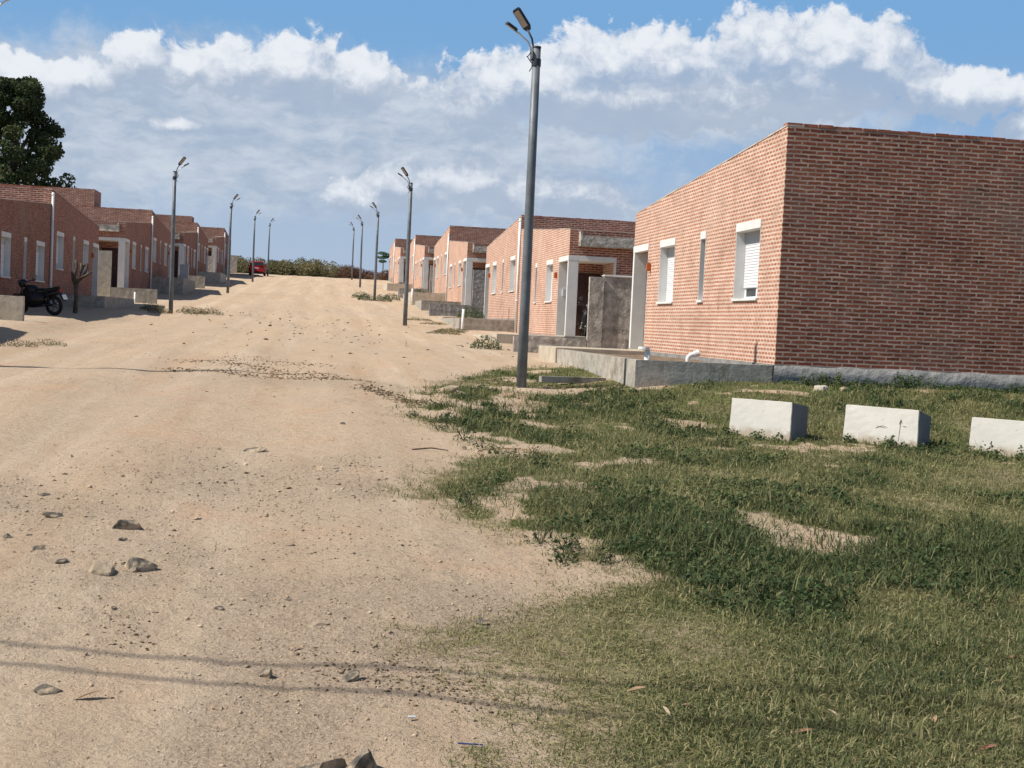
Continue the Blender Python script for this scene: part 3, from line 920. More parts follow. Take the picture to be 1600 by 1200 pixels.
lwall('garden_wall', 'concrete_pale', 5.4, 7.535, 77.3, 84.5, 3.35, 2.0, "cream garden wall with a white pipe, left of the second right lamp post", GW)
lwall('garden_wall', 'concrete_pale', 5.4, 7.535, 105.8, 113, 4.62, 3.4, "farthest cream garden wall up the right side of the street", GW)
lwall('garden_wall', 'concrete', -7.83, -9.765, 48.95, 56.5, 1.99, 0.9, "dark grey garden wall in shade behind the pruned bare tree", GW)
lwall('garden_wall', 'concrete', -7.9, -9.765, 76.8, 84, 3.5, 2.1, "dark shaded garden wall just right of the nearest left lamp post in view", GW)
lwall('garden_wall', 'concrete_pale', -7.9, -9.765, 104.5, 111, 4.75, 3.4, "low garden wall far up the left side, beside the second left lamp post", GW)

def lotwall(name, m, x0, x1, y, zb, zt, label, cat='boundary wall', group=None, th=0.2, cap=None, pillar=None):
    o = empty(name, (x0, y, zb))
    sg = 1 if x1 > x0 else -1
    n = 14
    mb = MB()
    for k in range(n):
        a, b = (x1 - x0) * k / n, (x1 - x0) * (k + 1) / n
        mb.box(min(a, b), max(a, b), 0, th, 0, (zt - zb) * 0.5)
        mb.box(min(a, b), max(a, b), 0, th, (zt - zb) * 0.5, zt - zb)
    mb.build('wall', m, o, jitter=0.005)
    if cap:
        mb = MB(); mb.box(*sorted((sg * 0.35, sg * min(1.25, abs(x1 - x0)))), -.03, th + .03, zt - zb + .012, zt - zb + .075)
        mb.build('cap', cap, o, bevel=0.02, jitter=0.006)
    if pillar:
        mb = MB(); mb.box(*sorted((-sg * .02, sg * .36)), -.05, -.002, -.1, zt - zb - .03); mb.build('pillar', m, o, jitter=0.01)
    return tag(o, label, cat, group)
BW = 'boundary walls between the houses'
lotwall('boundary_wall', 'concrete_rough', 7.10, 12.0, 33.5, 0.7, 3.0, "tall rough grey block wall between the nearest right house and the porch", group=BW, cap='plaster_white', pillar=True)
lotwall('boundary_wall', 'concrete_rough', 5.11, 7.07, 33.5, 0.6, 1.33, "low rough brownish wall at the foot of the tall block wall, behind the lamp post", group=BW)
lotwall('boundary_wall', 'stone_grey', 5.25, 7.32, 62.0, 1.4, 2.49, "low grey stone wall in front of the fourth house on the right", group=BW)
lotwall('boundary_wall', 'stone_grey', 7.35, 12, 62.3, 1.6, 4.25, "tall grey stone wall between the third and fourth right houses", group=BW)
lotwall('boundary_wall', 'concrete_rough', 7.6, 12, 90.5, 2.9, 5.6, "tall dark wall beside the sixth house up the right side", group=BW)
lotwall('boundary_wall', 'concrete_rough', 5.4, 7.5, 90.3, 2.9, 3.9, "low grey wall far up the right side, behind the second lamp post", group=BW)
lotwall('boundary_wall', 'concrete_pale', -7.66, -9.78, 35.0, 0.8, 1.78, "low cream concrete wall at the left edge in front of the motorcycle", group=BW)
lotwall('boundary_wall', 'concrete', -7.52, -9.60, 61.5, 1.4, 2.53, "low sunlit concrete wall left of the nearest left lamp post in view", group=BW, th=0.25)
lotwall('boundary_wall', 'concrete_pale', -9.63, -13.5, 61.6, 1.6, 4.2, "tall pale block wall between the second and third left houses", group=BW)
lotwall('boundary_wall', 'concrete', -7.8, -9.6, 89.5, 2.9, 4.0, "small pale wall behind the grey gate pillar on the left", group=BW)
lotwall('boundary_wall', 'concrete_rough', -9.65, -13.5, 118.0, 4.3, 6.6, "tall wall between far left houses behind the second left lamp post", group=BW)
lotwall('boundary_wall', 'concrete_rough', -9.3, -13.5, 146.2, 5.8, 8.0, "dark wall at the top of the left row, left of the red car", group=BW)
o = empty('gate_pillar', (-8.25, 80.5, 2.5))
mb = MB(); mb.box(-.27, .22, 0, .45, 0, 1.86); mb.build('shaft', 'plaster_grey', o, bevel=0.01)
mb = MB(); mb.box(-.31, .26, -.04, .49, 1.862, 1.92); mb.build('cap', 'plaster_grey', o, bevel=0.01)
tag(o, "grey plastered gate pillar right of the nearest left lamp post in view", 'pillar')

# ------------------------------------------------------------------ white pipes and a lying post
def pipe(x, y, z, h, label, elbow=None, lean=(0, 0), cap=True):
    o = empty('drain_pipe', (x, y, z))
    mb = MB()
    if elbow:
        pts = [(0, 0, -.25), (0, 0, h * .55)]
        for k in range(1, 6):
            a = k / 5 * 1.25
            pts.append((elbow * .09 * (1 - math.cos(a)), 0, h * .55 + .08 * math.sin(a)))
        pts.append((elbow * .15, 0, pts[-1][2] + .03))
        mb.tube(pts, .042, 12)
        mb.build('pipe', 'pipe_white', o, smooth=True)
        mb = MB(); mb.tube([(elbow * .11, 0, pts[-1][2] - .012), (elbow * .20, 0, pts[-1][2] + .012)], .058, 12); mb.build('collar', 'pipe_white', o)
    else:
        mb.tube([(0, 0, -.3), (lean[0], lean[1], h)], .05, 12)
        mb.build('pipe', 'pipe_white', o, smooth=True)
        if cap:
            mb = MB(); mb.tube([(lean[0] - .06, lean[1], h - .005), (lean[0] - .06, lean[1] + 0.001, h + .05)], .10, 12); mb.build('cap', 'pipe_white', o, bevel=0.008)
    return tag(o, label, 'pipe', 'white plastic drain pipes')
pipe(5.42, 20.75, 1.13, .17, "white plastic pipe stub with cap on the corner of the nearest garden wall")
pipe(6.55, 22.2, 1.08, .12, "white plastic elbow pipe lying on the soil of the nearest planter", elbow=1)
pipe(5.42, 48.9, 1.25, .90, "white upright pipe at the corner of the garden wall left of the nearest lamp post", lean=(.03, 0), cap=False)
pipe(5.45, 77.0, 2.6, .95, "thin white pipe far up the right side before the cream garden wall", cap=False)
pipe(-8.45, 61.2, 1.5, .85, "white upright pipe against the shaded low wall behind the bare tree", cap=False)
mb = MB()
mb.prism([(-.055, 0), (.055, 0), (.045, .11), (-.045, .11)], 'x', 0, 1.32)
o = mb.build('concrete_post', 'concrete', None, bevel=0.006)
o.location = (3.80, 21.72, gzs(4.4, 21.9) + .015); o.rotation_euler = (0, 0.005, math.radians(20))
tag(o, "pale concrete post lying on the ground right of the nearest lamp post", 'post')

# ------------------------------------------------------------------ white concrete blocks
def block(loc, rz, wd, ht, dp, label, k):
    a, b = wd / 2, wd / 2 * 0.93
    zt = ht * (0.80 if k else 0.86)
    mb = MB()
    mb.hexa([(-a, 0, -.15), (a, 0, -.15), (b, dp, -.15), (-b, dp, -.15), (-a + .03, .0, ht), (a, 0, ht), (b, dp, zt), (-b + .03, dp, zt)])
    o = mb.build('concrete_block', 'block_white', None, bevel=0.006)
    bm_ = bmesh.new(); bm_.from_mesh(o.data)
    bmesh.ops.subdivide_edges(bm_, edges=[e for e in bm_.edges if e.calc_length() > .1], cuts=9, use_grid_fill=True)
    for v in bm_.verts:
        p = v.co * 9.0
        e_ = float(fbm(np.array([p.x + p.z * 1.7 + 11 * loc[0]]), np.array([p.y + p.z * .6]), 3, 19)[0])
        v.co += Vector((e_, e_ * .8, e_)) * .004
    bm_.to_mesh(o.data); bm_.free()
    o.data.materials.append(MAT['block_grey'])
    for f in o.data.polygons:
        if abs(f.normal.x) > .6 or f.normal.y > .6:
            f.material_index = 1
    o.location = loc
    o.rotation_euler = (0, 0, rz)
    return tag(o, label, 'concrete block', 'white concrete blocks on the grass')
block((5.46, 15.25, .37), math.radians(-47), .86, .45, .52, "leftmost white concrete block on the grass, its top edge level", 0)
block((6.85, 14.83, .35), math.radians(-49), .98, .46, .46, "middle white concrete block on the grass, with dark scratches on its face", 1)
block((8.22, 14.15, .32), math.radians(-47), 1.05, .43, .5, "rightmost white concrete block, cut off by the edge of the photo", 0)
# scratches on the middle block
b2 = [o for o in C.objects if o.name.startswith('concrete_block')][1]
mb = MB()
for p0, p1 in (((-.05, .20), (.04, .235)), ((.04, .235), (.10, .215)), ((-.03, .225), (.07, .21)), ((.25, .06), (.27, .33)), ((.27, .33), (.25, .27)), ((.27, .33), (.285, .28)), ((.30, .25), (.34, .245))):
    mb.tube([(p0[0], -.0015, p0[1]), (p1[0], -.0015, p1[1])], .0022, 4)
mb.build('scratch_marks', 'black_plastic', b2)

# ------------------------------------------------------------------ street lamps
def make_lamp(s):
    root = empty('street_lamp')
    mb = MB(); mb.tube([(0, 0, -.3), (0, 0, 1.5), (0, 0, 3.5), (0, 0, 5.6)], [.088, .082, .075, .066], 20); mb.build('pole', 'galvanised', root, smooth=True)
    mb = MB(); mb.tube([(0, 0, 5.601), (0, 0, 5.625)], [.074, .070], 20); mb.tube([(0, 0, 5.30), (0, 0, 5.42)], .079, 20); mb.build('collar', 'lamp_dark', root)
    def head(a, b, base, ln, wd, arm_pts, arm_r, arm_m, body_m):
        a, b = Vector(a).normalized(), Vector(b)
        b = (b - a * b.dot(a)).normalized()
        n = a.cross(b)
        if n.z > 0:
            n = -n
        mb_ = MB(); mb_.tube([(s * p[0], p[1], p[2]) for p in arm_pts], arm_r, 8); ar = mb_.build('arm', arm_m, root, smooth=True)
        base = Vector(base)
        def pt(u, v, w_):
            q = base + a * (u * ln) + b * (v * wd) + n * w_
            return (s * q.x, q.y, q.z)
        mb_ = MB()
        outl = [(0, -.22), (.16, -.5), (.92, -.5), (1, -.38), (1, .38), (.92, .5), (.16, .5), (0, .22)]
        k = len(outl)
        vs = [pt(u, v, .0) for u, v in outl] + [pt(u, v, -.045) for u, v in outl]
        mb_.add(vs, [tuple(range(k)), tuple(range(k, 2 * k))[::-1]] + [(i, (i + 1) % k, k + (i + 1) % k, k + i) for i in range(k)])
        lu = mb_.build('luminaire', body_m, root, bevel=0.006)
        mb_ = MB()
        outl = [(.2, -.38), (.9, -.38), (.9, .38), (.2, .38)]
        vs = [pt(u, v, .004) for u, v in outl] + [pt(u, v, -.01) for u, v in outl]
        mb_.add(vs, [(0, 1, 2, 3), (7, 6, 5, 4)] + [(i, (i + 1) % 4, 4 + (i + 1) % 4, 4 + i) for i in range(4)])
        mb_.build('lens', 'lamp_lens', lu)
    head((-.6, -.1, .79), (.6, -.8, 0), (-.16, -.02, 5.86), .41, .17, [(-.055, 0, 5.35), (-.06, 0, 5.6), (-.09, -.01, 5.74), (-.17, -.02, 5.88)], .017, 'lamp_dark', 'lamp_dark')
    head((-.86, -.1, .50), (-.1, .97, .12), (-.36, -.04, 5.83), .22, .12, [(-.09, 0, 5.38), (-.10, 0, 5.60), (-.16, -.02, 5.69), (-.30, -.03, 5.80), (-.37, -.04, 5.835)], .016, 'lamp_pale', 'lamp_dark')
    mb = MB()
    pts = [(s * (-.10 - .06 * math.sin(k * .8)), -.03 * math.cos(k * 1.3), 5.52 - .035 * k - .03 * math.sin(k * 1.7)) for k in range(9)]
    mb.tube(pts, .008, 5)
    mb.build('cable', 'cable_black', root)
    return root
lamps_r = [(3.37, 21.05, .56), (3.36, 50.84, 1.30), (3.42, 82.08, 2.64), (3.36, 111.3, 4.11), (3.30, 139.4, 5.53)]
lamps_l = [(-5.42, 21.6, .55), (-5.85, 52.47, 1.37), (-5.74, 82.26, 2.72), (-5.8, 112.6, 4.23), (-5.64, 139.9, 5.64)]
lab_r = ["tall grey steel street lamp nearest on the right, at the edge of the grass", "second street lamp from the front on the right side of the road", "third street lamp up the right side of the road", "fourth street lamp up the right side, second from the far end", "farthest street lamp up the right side of the road"]
lab_l = ["street lamp at the upper left corner, only its head inside the photo", "nearest whole street lamp on the left, at the edge of the dirt road", "street lamp on the left beside the last brick house in the row", "street lamp on the left standing in front of the red car", "farthest street lamp on the left, just right of the red car"]
for s, pts, labs in ((1, lamps_r, lab_r), (-1, lamps_l, lab_l)):
    pr = None
    for i, p in enumerate(pts):
        if pr is None:
            pr = o = make_lamp(s)
        else:
            o = copy_tree(pr)
        o.location = (p[0], p[1], gzs(p[0], p[1]))
        o.scale = (1, 1, 1)
        o.rotation_euler = (math.radians(random.uniform(-.3, .3)) if i else 0, math.radians(random.uniform(-.3, .3)) if i else 0, 0)
        tag(o, labs[i], 'street lamp', 'street lamps along the dirt road')

# ------------------------------------------------------------------ motorcycles (front towards +x)
def make_bike():
    root = empty('motorcycle')
    for nm, x in (('front_wheel', .64), ('rear_wheel', -.60)):
        mb = MB(); mb.torus((x, 0, .30), (0, 1, 0), .255, .050, 28, 10); wh = mb.build(nm, 'rubber', root, smooth=True)
        mb = MB(); mb.torus((x, 0, .30), (0, 1, 0), .200, .016, 24, 6); mb.tube([(x, -.07, .30), (x, .07, .30)], .045, 10)
        for k in range(5):
            a = 2 * math.pi * k / 5
            mb.tube([(x, 0, .30), (x + .2 * math.cos(a), 0, .30 + .2 * math.sin(a))], .014, 6)
        mb.build('rim', 'rim_dark', wh, smooth=True)
    mb = MB()
    for y in (-.075, .075):
        mb.tube([(.64, y, .30), (.50, y, .70), (.42, y, .92)], .022, 8)
    mb.build('fork', 'black_plastic', root, smooth=True)
    mb = MB()
    mb.prism([(.40, .78), (.30, .90), (.02, .88), (-.05, .72), (.05, .60), (.32, .58)], 'y', -.11, .11); mb.build('tank', 'black_plastic', root, bevel=0.035, smooth=True)
    mb = MB()
    mb.prism([(-.02, .74), (-.05, .80), (-.40, .80), (-.78, .88), (-.80, .80), (-.45, .70)], 'y', -.12, .12); mb.build('seat', 'rubber', root, bevel=0.025, smooth=True)
    mb = MB()
    mb.prism([(-.10, .70), (-.45, .69), (-.86, .80), (-.84, .66), (-.45, .52), (-.15, .50)], 'y', -.09, .09); mb.build('tail_fairing', 'black_plastic', root, bevel=0.02, smooth=True)
    mb = MB()
    mb.box(-.12, .30, -.12, .12, .24, .52); mb.tube([(.12, 0, .45), (.26, 0, .66)], .075, 12); mb.build('engine', 'black_plastic', root, bevel=0.03)
    mb = MB(); mb.prism([(-.30, .34), (.10, .22), (.34, .26), (.46, .62), (.40, .80), (.05, .70), (-.30, .66)], 'y', -.135, .135); mb.build('side_fairing', 'black_plastic', root, bevel=0.03, smooth=True)
    mb = MB(); mb.tube([(.22, -.14, .42), (.10, -.15, .24), (-.25, -.16, .26), (-.70, -.17, .38)], [.022, .022, .04, .048], 10); mb.build('exhaust', 'chrome', root, smooth=True)
    mb = MB(); mb.tube([(-.60, -.09, .30), (-.10, -.09, .36), (-.10, .09, .36), (-.60, .09, .30)], .022, 6); mb.tube([(-.55, .11, .33), (-.42, .10, .72)], .03, 8); mb.tube([(-.55, -.11, .33), (-.42, -.10, .72)], .03, 8); mb.build('swing_arm', 'black_plastic', root)
    mb = MB(); mb.tube([(.34, -.36, 1.02), (.40, -.15, .98), (.42, 0, .95), (.40, .15, .98), (.34, .36, 1.02)], .014, 8); mb.tube([(.345, -.37, 1.02), (.36, -.25, 1.005)], .020, 8); mb.tube([(.345, .37, 1.02), (.36, .25, 1.005)], .020, 8); mb.build('handlebar', 'black_plastic', root, smooth=True)
    mb = MB(); mb.prism([(.44, .80), (.56, .84), (.60, .94), (.52, 1.06), (.42, 1.04), (.40, .90)], 'y', -.12, .12); hl = mb.build('headlight_cowl', 'black_plastic', root, bevel=0.03, smooth=True)
    mb = MB(); mb.tube([(.575, 0, .92), (.605, 0, .915)], .075, 14); mb.build('headlight', 'plate_white', hl)
    for y in (-.28, .28):
        mb = MB(); mb.tube([(.38, y, 1.0), (.40, y * 1.1, 1.14)], .007, 6); mi = mb.build('mirror', 'black_plastic', root)
        mb = MB(); mb.tube([(.395, y * 1.1, 1.17), (.415, y * 1.1, 1.17)], .062, 12); mb.build('mirror_glass', 'rim_dark', mi)
    mb = MB()
    for k in range(9):
        a0 = math.radians(35 + 115 * k / 9); a1 = math.radians(35 + 115 * (k + 1) / 9)
        f = lambda a, r: (.64 + r * math.cos(a), .30 + r * math.sin(a))
        (xa, za), (xb, zb_) = f(a0, .335), f(a1, .335)
        mb.hexa([(xa, -.06, za), (xa, .06, za), (xb, .06, zb_), (xb, -.06, zb_), (xa * 1.0, -.06, za + .012), (xa, .06, za + .012), (xb, .06, zb_ + .012), (xb, -.06, zb_ + .012)])
    mb.build('front_mudguard', 'black_plastic', root)
    mb = MB(); mb.hexa([(-.84, -.07, .70), (-.84, .07, .70), (-.82, .07, .70), (-.82, -.07, .70), (-1.0, -.07, .46), (-1.0, .07, .46), (-.985, .07, .455), (-.985, -.07, .455)]); mg = mb.build('rear_mudguard', 'black_plastic', root)
    mb = MB(); mb.hexa([(-.975, -.09, .64), (-.975, .09, .64), (-.968, .09, .642), (-.968, -.09, .642), (-1.045, -.09, .50), (-1.045, .09, .50), (-1.038, .09, .502), (-1.038, -.09, .502)]); mb.build('number_plate', 'plate_white', mg)
    mb = MB(); mb.box(-.885, -.85, -.07, .07, .74, .80); mb.build('tail_light', 'tail_light', root, bevel=0.01)
    return root
bk = make_bike()
bk.location = (-8.35, 40.2, gzs(-8.3, 40.2))
bk.rotation_euler = (math.radians(-7), 0, math.radians(152))
tag(bk, "black motorcycle parked in the shade in front of the left edge house", 'motorcycle')
bk2 = copy_tree(bk)
bk2.location = (8.35, 40.0, 1.365)
bk2.rotation_euler = (math.radians(-6), 0, math.radians(-98))
tag(bk2, "dark motorcycle standing inside the open porch beside the tall block wall", 'motorcycle')

# ------------------------------------------------------------------ red car, seen from behind (front towards +y)
car = empty('parked_car', (-6.66, 136.6, gzs(-6.7, 138.5)))
mb = MB()
side = [(0.02, .35), (0, .62), (.05, .86), (.12, .93), (2.75, .92), (3.55, .80), (3.80, .62), (3.82, .32), (3.5, .22), (.3, .22)]
mb.prism(side, 'x', -.82, .82)
mb.build('body', 'car_red', car, bevel=0.07, smooth=True)
mb = MB()
def ring(z, y0, y1, hw):
    return [(-hw, y0, z), (hw, y0, z), (hw, y1, z), (-hw, y1, z)]
mb.hexa(ring(.925, .10, 2.85, .79) + ring(1.44, .42, 1.95, .62))
mb.build('cabin', 'car_red', car, bevel=0.06, smooth=True)
def quad_on(y0, z0, y1, z1, hw0, hw1, off, name, m):
    mb_ = MB(); mb_.add([(-hw0, y0 - off, z0), (hw0, y0 - off, z0), (hw1, y1 - off, z1), (-hw1, y1 - off, z1), (-hw0, y0 - off + .01, z0), (hw0, y0 - off + .01, z0), (hw1, y1 - off + .01, z1), (-hw1, y1 - off + .01, z1)], [(0, 1, 2, 3), (7, 6, 5, 4), (0, 4, 5, 1), (1, 5, 6, 2), (2, 6, 7, 3), (3, 7, 4, 0)])
    return mb_.build(name, m, car)
quad_on(.155, 1.0, .375, 1.37, .66, .54, .012, 'rear_window', 'glass_dark')
for sx in (-1, 1):
    mb = MB(); mb.add([(sx * .785, .45, .98), (sx * .785, 2.45, .98), (sx * .645, 1.85, 1.38), (sx * .645, .62, 1.38), (sx * .775, .45, .98), (sx * .775, 2.45, .98), (sx * .635, 1.85, 1.38), (sx * .635, .62, 1.38)], [(0, 1, 2, 3), (7, 6, 5, 4), (0, 4, 5, 1), (1, 5, 6, 2), (2, 6, 7, 3), (3, 7, 4, 0)])
    mb.build('side_window', 'glass_dark', car)
    mb = MB(); mb.box(min(sx * .60, sx * .80), max(sx * .60, sx * .80), -.015, .05, .70, .90); mb.build('tail_light', 'tail_light', car, bevel=0.02)
    mb = MB(); mb.box(min(sx * .82, sx * .98), max(sx * .82, sx * .98), 2.3, 2.42, .98, 1.10); mb.build('mirror', 'car_red', car, bevel=0.02)
    for y in (.62, 3.05):
        mb = MB(); mb.torus((sx * .74, y, .29), (1, 0, 0), .21, .085, 22, 10); wh = mb.build('wheel', 'rubber', car, smooth=True)
        mb = MB(); mb.tube([(sx * .70, y, .29), (sx * .80, y, .29)], .19, 16); mb.build('rim', 'chrome', wh)
mb = MB(); mb.box(-.84, .84, -.06, .12, .34, .56); mb.build('rear_bumper', 'car_red', car, bevel=0.04, smooth=True)
mb = MB(); mb.box(-.22, .22, -.02, .0, .66, .78); mb.build('number_plate', 'plate_white', car)
mb = MB(); mb.box(-.78, .78, .0, .1, .22, .338); mb.build('lower_valance', 'black_plastic', car)
tag(car, "red hatchback car parked at the far end of the road, seen from behind", 'car')

# ------------------------------------------------------------------ overhead cables (out of the frame; their shadows cross the road)
def cable_for(pts_ground, h, label):
    """hang a cable h metres above the ground so that its shadow falls along the given ground line"""
    o_ = []
    for (x, y) in pts_ground:
        k = h / SUN_DIR.z
        o_.append((x + SUN_DIR.x * k, y + SUN_DIR.y * k, gzs(x, y) + h))
    a, b = Vector(o_[0]), Vector(o_[-1])
    d = (b - a)
    p0, p1 = a - d * 6, b + d * 6
    pts = [p0.lerp(p1, k / 24) for k in range(25)]
    mb_ = MB(); mb_.tube(pts, .016, 6)
    ob = mb_.build('overhead_cable', 'cable_black', None, smooth=True)
    tag(ob, label, 'cable', 'overhead cables')
cable_for([(-1.38, 6.04), (0.21, 5.73)], 6.5, "overhead cable out of view casting the upper thin shadow line on the dirt")
cable_for([(-1.31, 5.75), (0.33, 5.32)], 6.2, "overhead cable out of view casting the lower thin shadow line on the dirt")
#@@PART3
# ------------------------------------------------------------------ vegetation
def leaf_quads(c, size, tilt=None, aspect=0.55, rng=RNG):
    """n leaf quads (diamond shaped) round centres c"""
    n = len(c)
    a = rng.normal(size=(n, 3))
    if tilt is not None:
        a[:, 2] *= tilt
    a /= np.linalg.norm(a, axis=1)[:, None]
    r = rng.normal(size=(n, 3))
    b = np.cross(a, r)
    b /= np.linalg.norm(b, axis=1)[:, None]
    sz = (size * rng.uniform(0.6, 1.35, n))[:, None]
    V = np.stack([c - a * sz * .5, c + b * sz * aspect * .5, c + a * sz * .5, c - b * sz * aspect * .5], 1).reshape(-1, 3)
    F = np.arange(n * 4, dtype=np.int32).reshape(-1, 4)
    return V, F

def crown_points(n, lobes, rng):
    out = []
    wts = np.array([l[3] * l[4] * l[5] for l in lobes])
    cnt = rng.multinomial(n, wts / wts.sum())
    for l, k in zip(lobes, cnt):
        d = rng.normal(size=(k, 3))
        d /= np.linalg.norm(d, axis=1)[:, None]
        r = rng.uniform(0.45, 1.0, k) ** 0.6
        p = np.array(l[:3]) + d * r[:, None] * np.array(l[3:6])
        out.append(p)
    return np.concatenate(out)

# big dark tree behind the left houses
TX, TY = -20.5, 90.0
tz = gzs(-20, 90)
tree = empty('tall_tree', (TX, TY, tz))
mb = MB()
mb.tube([(0, 0, -.4), (.1, 0, 3), (-.1, .1, 7), (.1, 0, 9.5), (0, 0, 11.5)], [.5, .42, .32, .18, .05], 12)
for k in range(16):
    a = k * 2.4
    z = 3.5 + k * .36
    r = 2.4 - .08 * k
    mb.tube([(0, 0, z), (r * .5 * math.cos(a), r * .5 * math.sin(a), z + .9), (r * math.cos(a), r * math.sin(a), z + 2.0)], [.15, .1, .03], 6)
mb.build('trunk', 'bark', tree, smooth=True)
rng = np.random.default_rng(3)
lobes = []
prof_r = [(3.0, 3.6), (5.6, 4.0), (6.4, 4.0), (8, 4.0), (9.5, 3.4), (10.8, 2.6), (12.0, 2.0), (13.3, 1.3)]
for k in range(240):
    z = rng.uniform(2.4, 13.0)
    R = np.interp(z, [p[0] for p in prof_r], [p[1] for p in prof_r])
    a = rng.uniform(0, 2 * math.pi)
    rr = R * math.sqrt(rng.uniform(0.12, 1.0)) * .9
    q = rng.uniform(.38, .85)
    lobes.append((rr * math.cos(a), rr * math.sin(a), z, q, q, q * .75))
pts = crown_points(60000, lobes, rng)
V, F = leaf_quads(pts, 0.23, rng=rng)
tone = np.repeat(np.clip(0.5 + 0.35 * fbm(pts[:, 0] * .9, pts[:, 2] * .9, 3, 4) + rng.normal(0, .18, len(pts)), 0, 1), 4)
np_mesh('crown', V, F, tone=tone, m='tree_leaf', parent=tree)
tag(tree, "tall dark dense tree rising behind the roofs at the left edge", 'tree')

# pruned bare tree on the left verge
pz = gzs(-7.8, 43)
pt_ = empty('pruned_tree', (-7.80, 43.0, pz))
mb = MB()
mb.tube([(0, 0, -.2), (.03, 0, .45), (.0, 0, .95)], [.085, .07, .072], 9)
mb.build('trunk', 'bark', pt_, smooth=True, jitter=0.008)
for br_ in ([(0, 0, .9), (-.05, 0, 1.2), (.02, .02, 1.5), (-.03, .02, 1.72)], [(0, 0, .92), (.10, 0, 1.15), (.16, 0, 1.38), (.14, .03, 1.62)], [(.05, 0, 1.0), (.22, .02, 1.2), (.33, .03, 1.45), (.34, .02, 1.62)], [(.10, 0, 1.12), (.32, -.03, 1.22), (.50, -.03, 1.36)], [(0, 0, .9), (-.10, .03, 1.1), (-.12, .03, 1.34)], [(.14, 0, 1.3), (.2, .05, 1.5), (.26, .05, 1.6)]):
    mb = MB(); mb.tube(br_, [.055, .048, .042, .036][:len(br_)], 7); mb.build('limb', 'bark', pt_, smooth=True, jitter=0.006)
tag(pt_, "small bare tree pruned to stubs on the left verge beside the motorcycle", 'tree')

# little tree with tiered leaves at the far right end
st = empty('small_tree', (7.05, 150.0, gzs(7, 150)))
mb = MB(); mb.tube([(0, 0, -.2), (.05, 0, 1.5), (0, 0, 3.2)], [.07, .06, .03], 7); mb.build('trunk', 'bark', st, smooth=True)
rng = np.random.default_rng(5)
lb = [(-.1, 0, 3.15, .55, .5, .18), (-.15, 0, 2.65, .62, .5, .18), (-.05, 0, 2.2, .5, .5, .16), (.5, 0, 2.9, .5, .5, .3)]
pts = crown_points(900, lb, rng)
V, F = leaf_quads(pts, 0.2, rng=rng)
np_mesh('crown', V, F, tone=rng.uniform(0, 1, len(pts)).repeat(4), m='palm_green', parent=st)
tag(st, "small green tiered tree beside the farthest right house", 'tree')

# far scrub closing the road (reads as one mass)
def scrub(name, m, x0, x1, y0, y1, n_lobes, hmax, n, size, seed):
    rng = np.random.default_rng(seed)
    lob = []
    for k in range(n_lobes):
        x, y = rng.uniform(x0, x1), rng.uniform(y0, y1)
        h = hmax * rng.uniform(.35, 1.0) * (0.75 + .5 * float(fbm(np.array([x / 3.0]), np.array([1.7]), 2, seed)[0]))
        lob.append((x, y, gzs(x, y) + h * .45, rng.uniform(.5, 1.2), rng.uniform(.5, 1.2), h * .55))
    pts = crown_points(n, lob, rng)
    # thin stalks sticking out on top
    V, F = leaf_quads(pts, size, rng=rng)
    tone = np.clip(.45 + .6 * fbm(pts[:, 0] * .5, pts[:, 1] * .5 + pts[:, 2], 3, seed) + rng.normal(0, .2, len(pts)), 0, 1).repeat(4)
    o = np_mesh(name, V, F, tone=tone, m=m)
    o['kind'] = 'stuff'
    o['label'] = "green and straw coloured scrub closing off the end of the road" if m == 'scrub' else "reddish brown dry weeds at the right end of the road"
    o['category'] = 'scrub' if m == 'scrub' else 'weeds'
scrub('scrub', 'scrub', -13, 3.2, 152.5, 163, 170, 2.5, 40000, 0.20, 21)
scrub('dry_weeds', 'dry_weed', 2.0, 10.5, 151.5, 160, 110, 2.2, 18000, 0.17, 22)
scrub('scrub', 'scrub', -30, -11, 151, 165, 60, 1.4, 9000, 0.25, 23)

# --------------------------------------------------------------- grass
def blades(X, Y, h, wd, lean, tone, name, m, parent=None, flat=0.5, rng=RNG, group=None):
    n = len(X)
    Z = gzn(X, Y) - 0.006
    a = rng.uniform(0, 2 * np.pi, n)
    d = np.stack([np.cos(a), np.sin(a), np.zeros(n)], 1)
    a2 = a + np.pi / 2 + rng.normal(0, .5, n)
    wv = np.stack([np.cos(a2), np.sin(a2), rng.normal(0, .25, n)], 1) * (wd * .5)[:, None]
    b = np.stack([X, Y, Z], 1)
    u = np.array([0, 0, 1.0])
    l1, l2 = lean, np.minimum(lean * 1.9 + .15, 1.75)
    m1 = b + (d * np.sin(l1)[:, None] + u * np.cos(l1)[:, None]) * (h * .5)[:, None]
    tp = m1 + (d * np.sin(l2)[:, None] + u * np.cos(l2)[:, None]) * (h * .5)[:, None]
    V = np.stack([b - wv, b + wv, m1 + wv * .8, m1 - wv * .8, tp], 1).reshape(-1, 3)
    i = np.arange(n, dtype=np.int32) * 5
    F4 = np.stack([i, i + 1, i + 2, i + 3], 1)
    F3 = np.stack([i + 3, i + 2, i + 4], 1)
    t = np.clip(np.stack([tone + .08, tone + .08, tone, tone, tone - .08], 1), 0, 1).reshape(-1)
    return np_mesh(name, V, F4, F3, tone=t, m=m, parent=parent)

